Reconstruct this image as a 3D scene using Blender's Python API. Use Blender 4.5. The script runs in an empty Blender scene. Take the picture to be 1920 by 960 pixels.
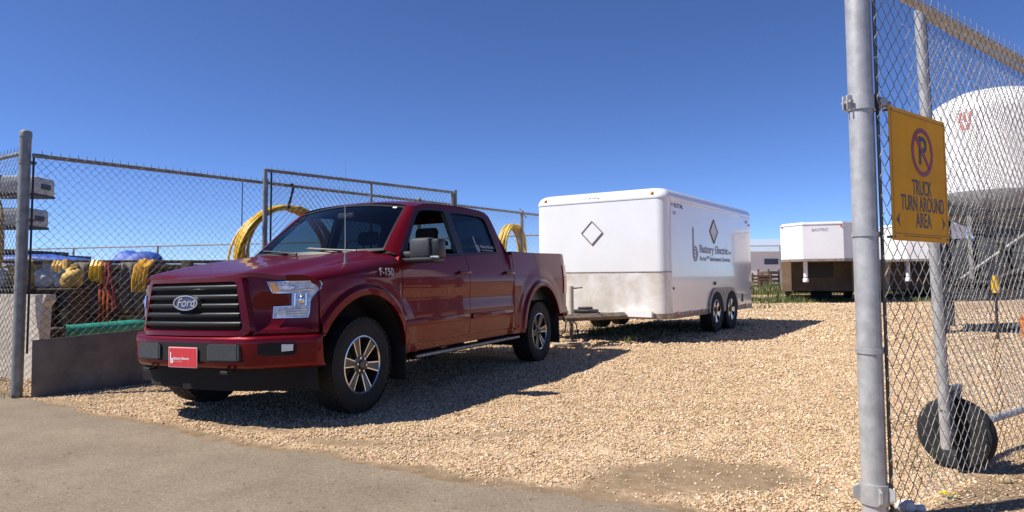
import bpy, bmesh, math, random
import numpy as np
from mathutils import Vector, Matrix, noise as mnoise
R = math.radians
S = bpy.context.scene
COL = S.collection
random.seed(7); RNG = np.random.default_rng(7)

# ------------------------------------------------------------------ camera, sky, sun
cam = bpy.data.cameras.new("camera"); camo = bpy.data.objects.new("camera", cam); COL.objects.link(camo)
cam.sensor_width = 36.0; cam.lens = 36.0 * 1276.2 / 1920.0
cam.shift_y = -33.7 / 1920.0
cam.clip_start = 0.05; cam.clip_end = 3000
PITCH, ROLL, CAMH = 0.0572, -0.0055, 1.127
_f = Vector((0, math.cos(PITCH), math.sin(PITCH))); _r = Vector((1, 0, 0)); _u = _r.cross(_f)
_r2 = math.cos(ROLL) * _r + math.sin(ROLL) * _u; _u2 = -math.sin(ROLL) * _r + math.cos(ROLL) * _u
camo.matrix_world = Matrix(((_r2.x, _u2.x, -_f.x, 0), (_r2.y, _u2.y, -_f.y, 0), (_r2.z, _u2.z, -_f.z, CAMH), (0, 0, 0, 1)))
S.camera = camo
SUN_EL = R(52.5); SUN_DIR = Vector((-math.cos(R(12.3)) * math.cos(SUN_EL), -math.sin(R(12.3)) * math.cos(SUN_EL), math.sin(SUN_EL)))
W = bpy.data.worlds.new("World"); S.world = W; W.use_nodes = True
wn = W.node_tree; bg = wn.nodes["Background"]
sky = wn.nodes.new("ShaderNodeTexSky"); sky.sky_type = 'NISHITA'; sky.sun_disc = False
sky.sun_elevation = SUN_EL; sky.sun_rotation = math.atan2(SUN_DIR.x, SUN_DIR.y) % (2 * math.pi)
sky.altitude = 3800; sky.air_density = .8; sky.dust_density = 0.0; sky.ozone_density = 7
hs = wn.nodes.new("ShaderNodeHueSaturation"); hs.inputs['Saturation'].default_value = 1.05; hs.inputs['Hue'].default_value = .508
wn.links.new(sky.outputs[0], hs.inputs['Color']); wn.links.new(hs.outputs[0], bg.inputs[0]); bg.inputs[1].default_value = 0.118
sl = bpy.data.lights.new("sun", 'SUN'); sl.energy = 5.0; sl.angle = R(0.5); sl.color = (1.0, 0.95, 0.87)
so = bpy.data.objects.new("sun", sl); COL.objects.link(so)
so.rotation_euler = (-SUN_DIR).to_track_quat('-Z', 'Y').to_euler()
S.view_settings.view_transform = 'Standard'; S.view_settings.look = 'None'
S.view_settings.exposure = 0.52; S.view_settings.gamma = 1.0; S.view_settings.use_curve_mapping = False
S.render.engine = 'CYCLES'
S.cycles.max_bounces = 8; S.cycles.transparent_max_bounces = 24; S.cycles.caustics_reflective = False; S.cycles.caustics_refractive = False

# ------------------------------------------------------------------ helpers
class MB:
    """collects shapes into one mesh"""
    def __init__(s): s.v = []; s.f = []; s.m = []; s.T = Matrix.Identity(4); s.mi = 0
    def add(s, vs, fs, mi=None):
        o = len(s.v); T = s.T
        s.v += [tuple(T @ Vector(p)) for p in vs]
        s.f += [tuple(i + o for i in f) for f in fs]; s.m += [s.mi if mi is None else mi] * len(fs)
        return s
    def box(s, x0, x1, y0, y1, z0, z1, mi=None, b=0.0):
        if b > 0:
            bm = bmesh.new(); bmesh.ops.create_cube(bm, size=1)
            bmesh.ops.scale(bm, vec=(x1 - x0, y1 - y0, z1 - z0), verts=bm.verts)
            bmesh.ops.translate(bm, vec=((x0 + x1) / 2, (y0 + y1) / 2, (z0 + z1) / 2), verts=bm.verts)
            bmesh.ops.bevel(bm, geom=bm.edges[:], offset=b, segments=2, affect='EDGES', profile=.5)
            return s.bm(bm, mi)
        vs = [(x, y, z) for z in (z0, z1) for y in (y0, y1) for x in (x0, x1)]
        return s.add(vs, [(0, 2, 3, 1), (4, 5, 7, 6), (0, 1, 5, 4), (2, 6, 7, 3), (0, 4, 6, 2), (1, 3, 7, 5)], mi)
    def bm(s, bm, mi=None):
        bm.verts.ensure_lookup_table(); bm.verts.index_update()
        s.add([v.co[:] for v in bm.verts], [tuple(v.index for v in f.verts) for f in bm.faces], mi); bm.free(); return s
    def tube(s, pts, r, n=8, mi=None, cap=True, closed=False):
        pts = [Vector(p) for p in pts]; N = len(pts); vs = []; fs = []
        rr = r if isinstance(r, (list, tuple)) else [r] * N
        up = None
        for i, p in enumerate(pts):
            a = pts[(i - 1) % N] if (i > 0 or closed) else p; b = pts[(i + 1) % N] if (i < N - 1 or closed) else p
            t = (b - a).normalized()
            if up is None:
                up = Vector((0, 0, 1)) if abs(t.z) < .9 else Vector((1, 0, 0))
            x = t.cross(up)
            if x.length < 1e-6: x = t.orthogonal()
            x.normalize(); y = x.cross(t).normalized(); up = y
            for k in range(n):
                a_ = 2 * math.pi * k / n
                vs.append(p + (x * math.cos(a_) + y * math.sin(a_)) * rr[i])
        M = N if closed else N - 1
        for i in range(M):
            for k in range(n):
                j = (i + 1) % N; k2 = (k + 1) % n
                fs.append((i * n + k, i * n + k2, j * n + k2, j * n + k))
        if cap and not closed:
            fs.append(tuple(range(n))[::-1]); fs.append(tuple((N - 1) * n + k for k in range(n)))
        return s.add(vs, fs, mi)
    def cyl(s, a, b, r, n=16, mi=None, r2=None): return s.tube([a, b], [r, r if r2 is None else r2], n, mi)
    def lathe(s, prof, n=32, axis='Z', mi=None, c=(0, 0, 0)):
        vs = []; fs = []; P = len(prof)
        for k in range(n):
            a = 2 * math.pi * k / n; ca, sa = math.cos(a), math.sin(a)
            for (r, h) in prof:
                q = (r * ca, r * sa, h) if axis == 'Z' else ((r * ca, h, r * sa) if axis == 'Y' else (h, r * ca, r * sa))
                vs.append((q[0] + c[0], q[1] + c[1], q[2] + c[2]))
        for k in range(n):
            k2 = (k + 1) % n
            for i in range(P - 1): fs.append((k * P + i, k2 * P + i, k2 * P + i + 1, k * P + i + 1))
        return s.add(vs, fs, mi)
    def prism(s, poly, a, b, axis='Z', mi=None):
        """poly in the two other axes, extruded from a to b along axis"""
        def q(p, h): return {'Z': (p[0], p[1], h), 'Y': (p[0], h, p[1]), 'X': (h, p[0], p[1])}[axis]
        n = len(poly); vs = [q(p, a) for p in poly] + [q(p, b) for p in poly]
        fs = [tuple(range(n))[::-1], tuple(range(n, 2 * n))] + [(i, (i + 1) % n, n + (i + 1) % n, n + i) for i in range(n)]
        return s.add(vs, fs, mi)
    def grid(s, fn, nu, nv, mi=None, cu=False, cv=False):
        vs = [fn(i / (nu - 1 if not cu else nu), j / (nv - 1 if not cv else nv)) for i in range(nu) for j in range(nv)]; fs = []
        for i in range(nu if cu else nu - 1):
            for j in range(nv if cv else nv - 1):
                i2 = (i + 1) % nu; j2 = (j + 1) % nv
                fs.append((i * nv + j, i2 * nv + j, i2 * nv + j2, i * nv + j2))
        return s.add(vs, fs, mi)
    def ring(s, outer, inner, fn, th=None, mi=None):
        """band between two 2D loops with the same number of points; fn maps (a,b,depth)->3D"""
        n = len(outer); D = (0.0, th) if th else (0.0,)
        vs = []
        for d in D: vs += [fn(*p, d) for p in outer] + [fn(*p, d) for p in inner]
        fs = []
        for i in range(n):
            j = (i + 1) % n
            fs.append((i, j, n + j, n + i))
            if th:
                o = 2 * n
                fs.append((o + i, o + n + i, o + n + j, o + j)); fs.append((i, o + i, o + j, j)); fs.append((n + i, n + j, o + n + j, o + n + i))
        return s.add(vs, fs, mi)
    def sph(s, c, r, sub=2, sc=(1, 1, 1), mi=None, rough=0.0):
        bm = bmesh.new(); bmesh.ops.create_icosphere(bm, subdivisions=sub, radius=1)
        for v in bm.verts:
            k = 1 + rough * mnoise.noise(v.co * 1.7 + Vector(c) * 3.1)
            v.co = Vector((v.co.x * sc[0] * r * k + c[0], v.co.y * sc[1] * r * k + c[1], v.co.z * sc[2] * r * k + c[2]))
        return s.bm(bm, mi)
    def build(s, name, mats, parent=None, smooth=35, label=None):
        me = bpy.data.meshes.new(name); me.from_pydata(s.v, [], s.f); me.update()
        if not isinstance(mats, (list, tuple)): mats = [mats]
        for m in mats: me.materials.append(m)
        me.polygons.foreach_set("material_index", s.m)
        bm = bmesh.new(); bm.from_mesh(me); bmesh.ops.recalc_face_normals(bm, faces=bm.faces); bm.to_mesh(me); bm.free()
        if smooth:
            me.polygons.foreach_set("use_smooth", [True] * len(me.polygons)); me.set_sharp_from_angle(angle=R(smooth))
        o = bpy.data.objects.new(name, me); COL.objects.link(o)
        if parent: o.parent = parent
        if label: o['label'] = label
        return o

def tag(o, label, cat, group=None, kind=None):
    o['label'] = label; o['category'] = cat
    if group: o['group'] = group
    if kind: o['kind'] = kind
    return o
def structure(o): o['kind'] = 'structure'; return o
def empty(name, loc, rz=0, rx=0, ry=0):
    o = bpy.data.objects.new(name, None); COL.objects.link(o); o.location = loc; o.rotation_euler = (rx, ry, rz); o.empty_display_size = .2
    return o
def copy_tree(o, parent=None):
    c = o.copy(); COL.objects.link(c)
    if parent: c.parent = parent
    for ch in list(o.children): copy_tree(ch, c)
    return c

def mat(name, col, rough=.6, metal=0., var=0., vscale=6., col2=None, bump=0., bscale=60., coat=0., spec=.5, detail=6, stretch=None, coatr=.03):
    m = bpy.data.materials.new(name); m.use_nodes = True; t = m.node_tree; p = t.nodes["Principled BSDF"]
    p.inputs["Roughness"].default_value = rough; p.inputs["Metallic"].default_value = metal
    p.inputs["Coat Weight"].default_value = coat; p.inputs["Coat Roughness"].default_value = coatr; p.inputs["Specular IOR Level"].default_value = spec
    c = tuple(col) + (1,)
    p.inputs["Base Color"].default_value = c
    tc = t.nodes.new("ShaderNodeTexCoord"); src = tc.outputs["Object"]
    if stretch:
        mp = t.nodes.new("ShaderNodeMapping"); mp.inputs["Scale"].default_value = stretch; t.links.new(src, mp.inputs[0]); src = mp.outputs[0]
    if var or col2:
        n = t.nodes.new("ShaderNodeTexNoise"); n.inputs["Scale"].default_value = vscale; n.inputs["Detail"].default_value = detail; n.inputs["Roughness"].default_value = .62
        t.links.new(src, n.inputs["Vector"])
        r = t.nodes.new("ShaderNodeValToRGB"); t.links.new(n.outputs[0], r.inputs[0])
        c2 = tuple(col2) + (1,) if col2 else tuple(max(0, x * (1 - var)) for x in col) + (1,)
        c1 = c if col2 else tuple(min(1, x * (1 + var)) for x in col) + (1,)
        r.color_ramp.elements[0].position = .36; r.color_ramp.elements[1].position = .64
        r.color_ramp.elements[0].color = c2; r.color_ramp.elements[1].color = c1
        t.links.new(r.outputs[0], p.inputs["Base Color"])
    if bump:
        n2 = t.nodes.new("ShaderNodeTexNoise"); n2.inputs["Scale"].default_value = bscale; n2.inputs["Detail"].default_value = 4
        t.links.new(src, n2.inputs["Vector"])
        b = t.nodes.new("ShaderNodeBump"); b.inputs["Strength"].default_value = bump; b.inputs["Distance"].default_value = .01
        t.links.new(n2.outputs[0], b.inputs["Height"]); t.links.new(b.outputs[0], p.inputs["Normal"])
    return m
def glass(name, tint, refl=1.0):
    m = bpy.data.materials.new(name); m.use_nodes = True; t = m.node_tree; t.nodes.remove(t.nodes["Principled BSDF"])
    o = t.nodes["Material Output"]; tr = t.nodes.new("ShaderNodeBsdfTransparent"); tr.inputs[0].default_value = tuple(tint) + (1,)
    gl = t.nodes.new("ShaderNodeBsdfGlossy"); gl.inputs["Roughness"].default_value = .01
    lw = t.nodes.new("ShaderNodeLayerWeight"); lw.inputs[0].default_value = .5; pw = t.nodes.new("ShaderNodeMath"); pw.operation = 'POWER'; pw.inputs[1].default_value = 5; t.links.new(lw.outputs['Facing'], pw.inputs[0])
    fr = t.nodes.new("ShaderNodeMath"); fr.operation = 'MULTIPLY_ADD'; fr.inputs[1].default_value = .92; fr.inputs[2].default_value = .06 * refl; t.links.new(pw.outputs[0], fr.inputs[0])
    mx = t.nodes.new("ShaderNodeMixShader"); t.links.new(fr.outputs[0], mx.inputs[0]); t.links.new(tr.outputs[0], mx.inputs[1]); t.links.new(gl.outputs[0], mx.inputs[2])
    t.links.new(mx.outputs[0], o.inputs[0]); return m

def text_mb(mb, txt, size, T, mi=0, ext=.001, align='LEFT', shear=0., sx=1.0, width=None, bold=.012):
    """lettering as flat mesh; T takes text x,y to the place (x right, y up, z out)"""
    cu = bpy.data.curves.new("lettering", 'FONT'); cu.body = txt; cu.size = size; cu.extrude = ext; cu.align_x = align; cu.align_y = 'CENTER'; cu.shear = shear; cu.offset = size * bold
    ob = bpy.data.objects.new("lettering", cu); COL.objects.link(ob)
    dg = bpy.context.evaluated_depsgraph_get(); me = bpy.data.meshes.new_from_object(ob.evaluated_get(dg))
    if width: w_ = [v.co.x for v in me.vertices]; sx = width / max(1e-6, max(w_) - min(w_))
    old = mb.T; mb.T = T @ Matrix.Diagonal((sx, 1, 1, 1))
    mb.add([v.co[:] for v in me.vertices], [tuple(p.vertices) for p in me.polygons], mi); mb.T = old
    bpy.data.objects.remove(ob); bpy.data.curves.remove(cu); bpy.data.meshes.remove(me)
def frame(o, x, y): # matrix with origin o, x axis, y axis
    x = Vector(x).normalized(); y = Vector(y).normalized(); z = x.cross(y)
    return Matrix(((x.x, y.x, z.x, o[0]), (x.y, y.y, z.y, o[1]), (x.z, y.z, z.z, o[2]), (0, 0, 0, 1)))
def b_logo(mb, T, h, mi=0):
    """the letter b whose bowl holds an e; h is its total height, origin bottom left"""
    old = mb.T; mb.T = T; w = h * .19
    mb.box(0, w * .62, h * .25, h, 0, .0015, mi)
    cx, cy, r = h * .215, h * .235, h * .235
    for (ro, ri) in ((r, r * .72), (r * .60, r * .38)):
        mb.ring([(cx + ro * math.cos(a * math.pi / 16) * .9, cy + ro * math.sin(a * math.pi / 16)) for a in range(32)],
                [(cx + ri * math.cos(a * math.pi / 16) * .9, cy + ri * math.sin(a * math.pi / 16)) for a in range(32)], lambda a, b, d: (a, b, d), .0015, mi)
    mb.box(cx - r * .45, cx + r * .45, cy - r * .09, cy + r * .09, 0, .0013, mi)
    mb.T = old
def smooth01(x): x = np.clip(x, 0, 1); return x * x * (3 - 2 * x)

# ------------------------------------------------------------------ materials
M = {}
M['galv'] = mat('galvanised steel', (.46, .455, .44), .42, .35, var=.16, vscale=14, bump=.05, bscale=90)
M['galv_old'] = mat('weathered galvanised steel', (.24, .245, .235), .5, .35, var=.25, vscale=10, bump=.05)
M['wire'] = mat('galvanised wire', (.30, .298, .29), .5, .4, var=.15, vscale=20)
M['wire_old'] = mat('weathered wire', (.20, .20, .19), .5, .4, var=.2, vscale=9)
M['black_metal'] = mat('black metal', (.018, .018, .02), .45, .2)
M['paint'] = mat('ruby metallic paint', (.125, .0004, .0045), .38, .40, var=.04, vscale=2, coat=.45, coatr=.015, spec=.1)
M['paint_in'] = mat('inner body paint', (.06, .004, .008), .6)
M['blackplastic'] = mat('black plastic', (.013, .013, .014), .42, var=.2, vscale=40)
M['greyplastic'] = mat('dark grey plastic', (.045, .046, .05), .5, var=.12, vscale=30)
M['satin'] = mat('satin black bars', (.014, .014, .015), .45, 0, spec=.35)
M['rubber'] = mat('tyre rubber', (.011, .0105, .010), .8, var=.3, vscale=8, bump=.1, bscale=50)
M['under'] = mat('underbody black', (.006, .006, .006), .9)
M['rimdark'] = mat('dark wheel paint', (.10, .095, .09), .4, .6, var=.2, vscale=10)
M['machined'] = mat('machined aluminium', (.62, .62, .63), .22, .95, var=.08, vscale=12)
M['chrome'] = mat('chrome', (.75, .75, .77), .08, 1.0)
M['lamp'] = mat('headlight reflector', (.74, .74, .75), .30, .45, col2=(.36, .36, .37), vscale=24, bump=.35, bscale=70, coat=.8)
M['amber'] = mat('amber lens', (.62, .22, .015), .2, 0, var=.25, vscale=60, coat=1.)
M['redlens'] = mat('red lens', (.65, .02, .02), .3, 0, var=.2, vscale=50, coat=1.)
M['clearlens'] = mat('clear lens', (.6, .62, .64), .12, .3, bump=.4, bscale=60, coat=1.)
M['glass'] = glass('windscreen glass', (.70, .78, .76))
M['tint'] = glass('tinted glass', (.035, .045, .052))
M['sideglass'] = glass('side glass', (.22, .27, .265))
M['cabin'] = mat('cabin trim', (.035, .035, .037), .8, var=.2, vscale=20)
M['seat'] = mat('seat cloth', (.028, .028, .030), .9, var=.25, vscale=30, bump=.1)
M['white'] = mat('white sticker', (.78, .78, .78), .5)
M['white_dim'] = mat('pale sticker', (.42, .43, .45), .5)
M['ovalblue'] = mat('dark blue enamel', (.035, .06, .17), .25, .2, coat=1.)
M['plate'] = mat('red plate enamel', (.58, .025, .035), .35, var=.08, vscale=20, coat=.5)
M['plate_edge'] = mat('plate edge', (.75, .33, .35), .4)
# ------------------------------------------------------------------ ground
def gnp(x, y):
    X = 12 * np.tanh((x + 2.08) / 12); X = np.where(X < 0, X * .5, X)
    Y = np.clip(y, -8, 45)
    return .019 * (.9 * X - .43 * (Y - 6.04)) + .012 * np.log1p(np.exp(np.clip(Y - 9, -30, 60)))
def g(x, y): return float(gnp(np.array(float(x)), np.array(float(y))))
EDGE = np.array([(-60, 44), (-30, 23.9), (-12, 11.6), (-5.17, 6.95), (-3.78, 5.95), (-2.70, 5.20), (-1.80, 4.56), (-1.05, 4.12), (-.72, 3.90), (-.29, 3.64), (.10, 3.39), (.62, 3.13), (1.3, 2.72), (4, 1.0), (30, -15.5)])
def edge_y(x):
    x = np.asarray(x, float)
    return np.interp(x, EDGE[:, 0], EDGE[:, 1]) + .035 * np.sin(x * 4.1) + .022 * np.sin(x * 9.7 + 1) + .012 * np.sin(x * 23 + 2)
def vnoise(x, y, s, seed=0):
    """smooth value noise, numpy"""
    x = np.asarray(x) * s + 100.3 + seed * 17.1; y = np.asarray(y) * s + 57.7 + seed * 9.3
    xi = np.floor(x).astype(np.int64); yi = np.floor(y).astype(np.int64); fx = x - xi; fy = y - yi
    def h(a, b):
        n = (a * 374761393 + b * 668265263 + seed * 974711) & 0x7fffffff
        n = ((n ^ (n >> 13)) * 1274126177) & 0x7fffffff
        return ((n ^ (n >> 16)) & 0xffff) / 65535.0
    u = fx * fx * (3 - 2 * fx); v = fy * fy * (3 - 2 * fy)
    return (h(xi, yi) * (1 - u) + h(xi + 1, yi) * u) * (1 - v) + (h(xi, yi + 1) * (1 - u) + h(xi + 1, yi + 1) * u) * v
def fbm(x, y, s, seed=0): return .55 * vnoise(x, y, s, seed) + .3 * vnoise(x, y, s * 2.1, seed + 1) + .15 * vnoise(x, y, s * 4.3, seed + 2)
def dirt(x, y):
    """1 where bare fine earth shows, 0 where crushed stone covers it"""
    n = fbm(x, y, 1.6, 3) - .5; n2 = fbm(x, y, 5.0, 8) - .5
    d = (y - edge_y(x)) * .84
    a = 1 - smooth01((d - .09 - .30 * n - .12 * n2) / .10)
    e = np.hypot((x - .88) / .62, (y - 3.62) / .42); a = np.maximum(a, .93 * (1 - smooth01((e - .62 - 1.1 * n - .9 * n2) / .6)))
    for (cx, cy, rx, ry, k, rot) in ((-1.1, 4.62, .5, .10, .85, -.3), (-.1, 4.75, .75, .09, .7, .12), (-2.0, 5.15, .5, .07, .8, -.4), (2.6, 3.1, 1.2, .5, .75, .6), (-4.2, 6.45, .6, .10, .7, -.3)):
        c, s_ = math.cos(rot), math.sin(rot); u = (x - cx) * c + (y - cy) * s_; v = -(x - cx) * s_ + (y - cy) * c
        a = np.maximum(a, k * (1 - smooth01((np.hypot(u / rx, v / ry) - .7 - .9 * n - .6 * n2) / .5)))
    return np.clip(a, 0, 1)

def axis_pts(segs):
    out = []
    for a, b, st in segs: out += list(np.arange(a, b, st))
    return np.array(out + [segs[-1][1]])
gx = axis_pts([(-900, -100, 80), (-100, -20, 8), (-20, -7, .8), (-7, 8, .055), (8, 30, .8), (30, 110, 8), (110, 900, 79)])
gy = axis_pts([(-700, -40, 66), (-40, -4, 4), (-4, 2, .4), (2, 9, .055), (9, 16, .12), (16, 50, 1.0), (50, 130, 8), (130, 1200, 90)])
GX, GY = np.meshgrid(gx, gy, indexing='ij')
near = ((GX > -7.5) & (GX < 8.5) & (GY > 2) & (GY < 16)).astype(float)
offroad = smooth01((GY - edge_y(GX)) / .25)
GZ = gnp(GX, GY) + near * offroad * (.030 * (fbm(GX, GY, 2.2, 5) - .5) + .012 * (fbm(GX, GY, 9, 6) - .5))
DIRT = dirt(GX, GY)
nx, ny = len(gx), len(gy)
me = bpy.data.meshes.new("gravel_ground")
idx = np.arange(nx * ny).reshape(nx, ny)
quads = np.stack([idx[:-1, :-1], idx[1:, :-1], idx[1:, 1:], idx[:-1, 1:]], -1).reshape(-1, 4)
me.from_pydata(np.stack([GX, GY, GZ], -1).reshape(-1, 3).tolist(), [], quads.tolist())
ca = me.attributes.new("bare_earth", 'FLOAT', 'POINT'); ca.data.foreach_set("value", DIRT.reshape(-1).astype(np.float32))
me.polygons.foreach_set("use_smooth", [True] * len(me.polygons))
ground = bpy.data.objects.new("gravel_ground", me); COL.objects.link(ground); structure(ground)
def ground_mat():
    m = bpy.data.materials.new("crushed stone and earth"); m.use_nodes = True; t = m.node_tree; p = t.nodes["Principled BSDF"]; L = t.links
    p.inputs["Roughness"].default_value = .95; p.inputs["Specular IOR Level"].default_value = .2
    tc = t.nodes.new("ShaderNodeTexCoord"); at = t.nodes.new("ShaderNodeAttribute"); at.attribute_name = "bare_earth"
    def noise(s, d=5):
        n = t.nodes.new("ShaderNodeTexNoise"); n.inputs["Scale"].default_value = s; n.inputs["Detail"].default_value = d; L.new(tc.outputs["Object"], n.inputs["Vector"]); return n
    def ramp(src, stops):
        r = t.nodes.new("ShaderNodeValToRGB"); L.new(src, r.inputs[0]); e = r.color_ramp.elements
        while len(e) < len(stops): e.new(.5)
        for k, (pos, c) in enumerate(stops): e[k].position = pos; e[k].color = tuple(c) + (1,)
        return r
    vo = t.nodes.new("ShaderNodeTexVoronoi"); vo.inputs["Scale"].default_value = 34; vo.inputs["Randomness"].default_value = 1; L.new(tc.outputs["Object"], vo.inputs["Vector"])
    sep = t.nodes.new("ShaderNodeSeparateColor"); L.new(vo.outputs["Color"], sep.inputs[0])
    stone = ramp(sep.outputs[0], [(0, (.31, .205, .122)), (.3, (.48, .335, .203)), (.65, (.58, .43, .28)), (1, (.68, .53, .38))])
    big = noise(.35, 4); tint = ramp(big.outputs[0], [(.35, (.80, .74, .66)), (.65, (1.06, 1.02, .98))])
    mul = t.nodes.new("ShaderNodeMix"); mul.data_type = 'RGBA'; mul.blend_type = 'MULTIPLY'; mul.inputs[0].default_value = 1; L.new(stone.outputs[0], mul.inputs[6]); L.new(tint.outputs[0], mul.inputs[7])
    earth = ramp(noise(9, 8).outputs[0], [(.3, (.165, .115, .068)), (.7, (.26, .185, .115))])
    mx = t.nodes.new("ShaderNodeMix"); mx.data_type = 'RGBA'; L.new(at.outputs["Fac"], mx.inputs[0]); L.new(mul.outputs[2], mx.inputs[6]); L.new(earth.outputs[0], mx.inputs[7])
    # a field of dry grass beyond the yard
    ps = t.nodes.new("ShaderNodeSeparateXYZ"); L.new(tc.outputs["Object"], ps.inputs[0])
    fm = t.nodes.new("ShaderNodeMapRange"); fm.inputs[1].default_value = 60; fm.inputs[2].default_value = 75; L.new(ps.outputs[1], fm.inputs[0])
    gr = ramp(noise(.08, 6).outputs[0], [(.3, (.06, .075, .025)), (.7, (.14, .125, .05))])
    mf = t.nodes.new("ShaderNodeMix"); mf.data_type = 'RGBA'; L.new(fm.outputs[0], mf.inputs[0]); L.new(mx.outputs[2], mf.inputs[6]); L.new(gr.outputs[0], mf.inputs[7])
    L.new(mf.outputs[2], p.inputs["Base Color"])
    inv = t.nodes.new("ShaderNodeMath"); inv.operation = 'SUBTRACT'; inv.inputs[0].default_value = 1; L.new(at.outputs["Fac"], inv.inputs[1])
    st = t.nodes.new("ShaderNodeMath"); st.operation = 'MULTIPLY_ADD'; st.inputs[1].default_value = .75; st.inputs[2].default_value = .15; L.new(inv.outputs[0], st.inputs[0])
    hn = noise(140, 3); ad = t.nodes.new("ShaderNodeMath"); ad.operation = 'MULTIPLY_ADD'; ad.inputs[1].default_value = -1.6; L.new(vo.outputs["Distance"], ad.inputs[0]); L.new(hn.outputs[0], ad.inputs[2])
    b = t.nodes.new("ShaderNodeBump"); b.inputs["Distance"].default_value = .012; L.new(st.outputs[0], b.inputs["Strength"]); L.new(ad.outputs[0], b.inputs["Height"]); L.new(b.outputs[0], p.inputs["Normal"])
    return m
me.materials.append(ground_mat())

# loose crushed stone as real pebbles
def pebbles():
    ico = bmesh.new(); bmesh.ops.create_icosphere(ico, subdivisions=1, radius=1); ico.verts.index_update()
    bv = np.array([v.co[:] for v in ico.verts]); bf = np.array([[v.index for v in f.verts] for f in ico.faces]); ico.free()
    P = []
    for y0, y1, dens, r0, r1 in ((2.3, 4.6, 4600, .0038, .0090), (4.6, 7, 2500, .005, .0112), (7, 10.5, 900, .0075, .0160), (10.5, 15, 260, .014, .026), (15, 23, 95, .018, .032)):
        n = int(dens * (y1 - y0) * 2 * .88 * y1)
        y = RNG.uniform(y0, y1, n); x = RNG.uniform(-.88 * y1, .88 * y1, n)
        k = (np.abs(x) < .86 * y + .3) & (np.abs(x) < 13) & (y > edge_y(x) - .03) & (RNG.random(n) > dirt(x, y) * .975) & (RNG.random(n) < .35 + 1.1 * fbm(x, y, 1.1, 12))
        r = r0 + (r1 - r0) * RNG.random(n) ** 2.2
        P.append(np.stack([x, y, r], 1)[k])
    # fine chips on the bare earth
    n = 26000; x = RNG.uniform(-5, 4, n); y = RNG.uniform(2.6, 7, n); k = (y > edge_y(x) + .02) & (np.abs(x) < .86 * y + .3) & (RNG.random(n) < .25 + .6 * fbm(x, y, 3, 21)); P.append(np.stack([x, y, RNG.uniform(.0018, .0046, n)], 1)[k])
    # strays on the pavement
    n = 260; x = RNG.uniform(-4, 1.5, n); y = edge_y(x) - RNG.exponential(.22, n); P.append(np.stack([x, y, RNG.uniform(.003, .008, n)], 1))
    P = np.concatenate(P); n = len(P); z = gnp(P[:, 0], P[:, 1]) + .030 * (fbm(P[:, 0], P[:, 1], 2.2, 5) - .5) * smooth01((P[:, 1] - edge_y(P[:, 0])) / .25)
    q = RNG.normal(size=(n, 4)); q /= np.linalg.norm(q, axis=1)[:, None]; a, b, c, d = q.T
    Rm = np.stack([np.stack([a*a+b*b-c*c-d*d, 2*(b*c-a*d), 2*(b*d+a*c)], -1), np.stack([2*(b*c+a*d), a*a-b*b+c*c-d*d, 2*(c*d-a*b)], -1), np.stack([2*(b*d-a*c), 2*(c*d+a*b), a*a-b*b-c*c+d*d], -1)], 1)
    sc = RNG.uniform(.65, 1.25, (n, 1, 3)) * P[:, 2][:, None, None]
    jit = 1 + RNG.uniform(-.22, .22, (n, len(bv), 1))
    V = np.einsum('nij,nvj->nvi', Rm, bv[None] * jit * sc); V[:, :, 2] *= .8
    V += np.stack([P[:, 0], P[:, 1], z + P[:, 2] * .28], 1)[:, None, :]
    F = (bf[None] + (np.arange(n) * len(bv))[:, None, None]).reshape(-1, 3)
    m = bpy.data.meshes.new("loose_gravel"); nv, nf = n * len(bv), len(F)
    m.vertices.add(nv); m.vertices.foreach_set("co", V.reshape(-1).astype(np.float32)); m.loops.add(nf * 3); m.loops.foreach_set("vertex_index", F.reshape(-1).astype(np.int32))
    m.polygons.add(nf); m.polygons.foreach_set("loop_start", np.arange(0, nf * 3, 3, dtype=np.int32)); m.update(calc_edges=True)
    h = RNG.random(n); base = np.stack([np.interp(h, [0, .25, .6, .9, 1], [.22, .49, .61, .71, .82]), np.interp(h, [0, .25, .6, .9, 1], [.155, .345, .445, .55, .70]), np.interp(h, [0, .25, .6, .9, 1], [.102, .196, .272, .375, .56])], 1)
    base *= RNG.uniform(.85, 1.12, (n, 3)) ** [.5, .5, .8]
    col = np.concatenate([np.clip(base, 0, 1), np.ones((n, 1))], 1)
    ca = m.attributes.new("stone", 'FLOAT_COLOR', 'POINT'); ca.data.foreach_set("color", np.repeat(col, len(bv), 0).reshape(-1).astype(np.float32))
    mm = mat("pebbles", (.5, .4, .3), .9, spec=.2); t = mm.node_tree; a_ = t.nodes.new("ShaderNodeAttribute"); a_.attribute_name = "stone"; t.links.new(a_.outputs["Color"], t.nodes["Principled BSDF"].inputs["Base Color"])
    m.materials.append(mm); o = bpy.data.objects.new("loose_gravel", m); COL.objects.link(o)
    tag(o, 'loose tan crushed stone covering the yard ground', 'gravel', kind='stuff')
pebbles()

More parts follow.
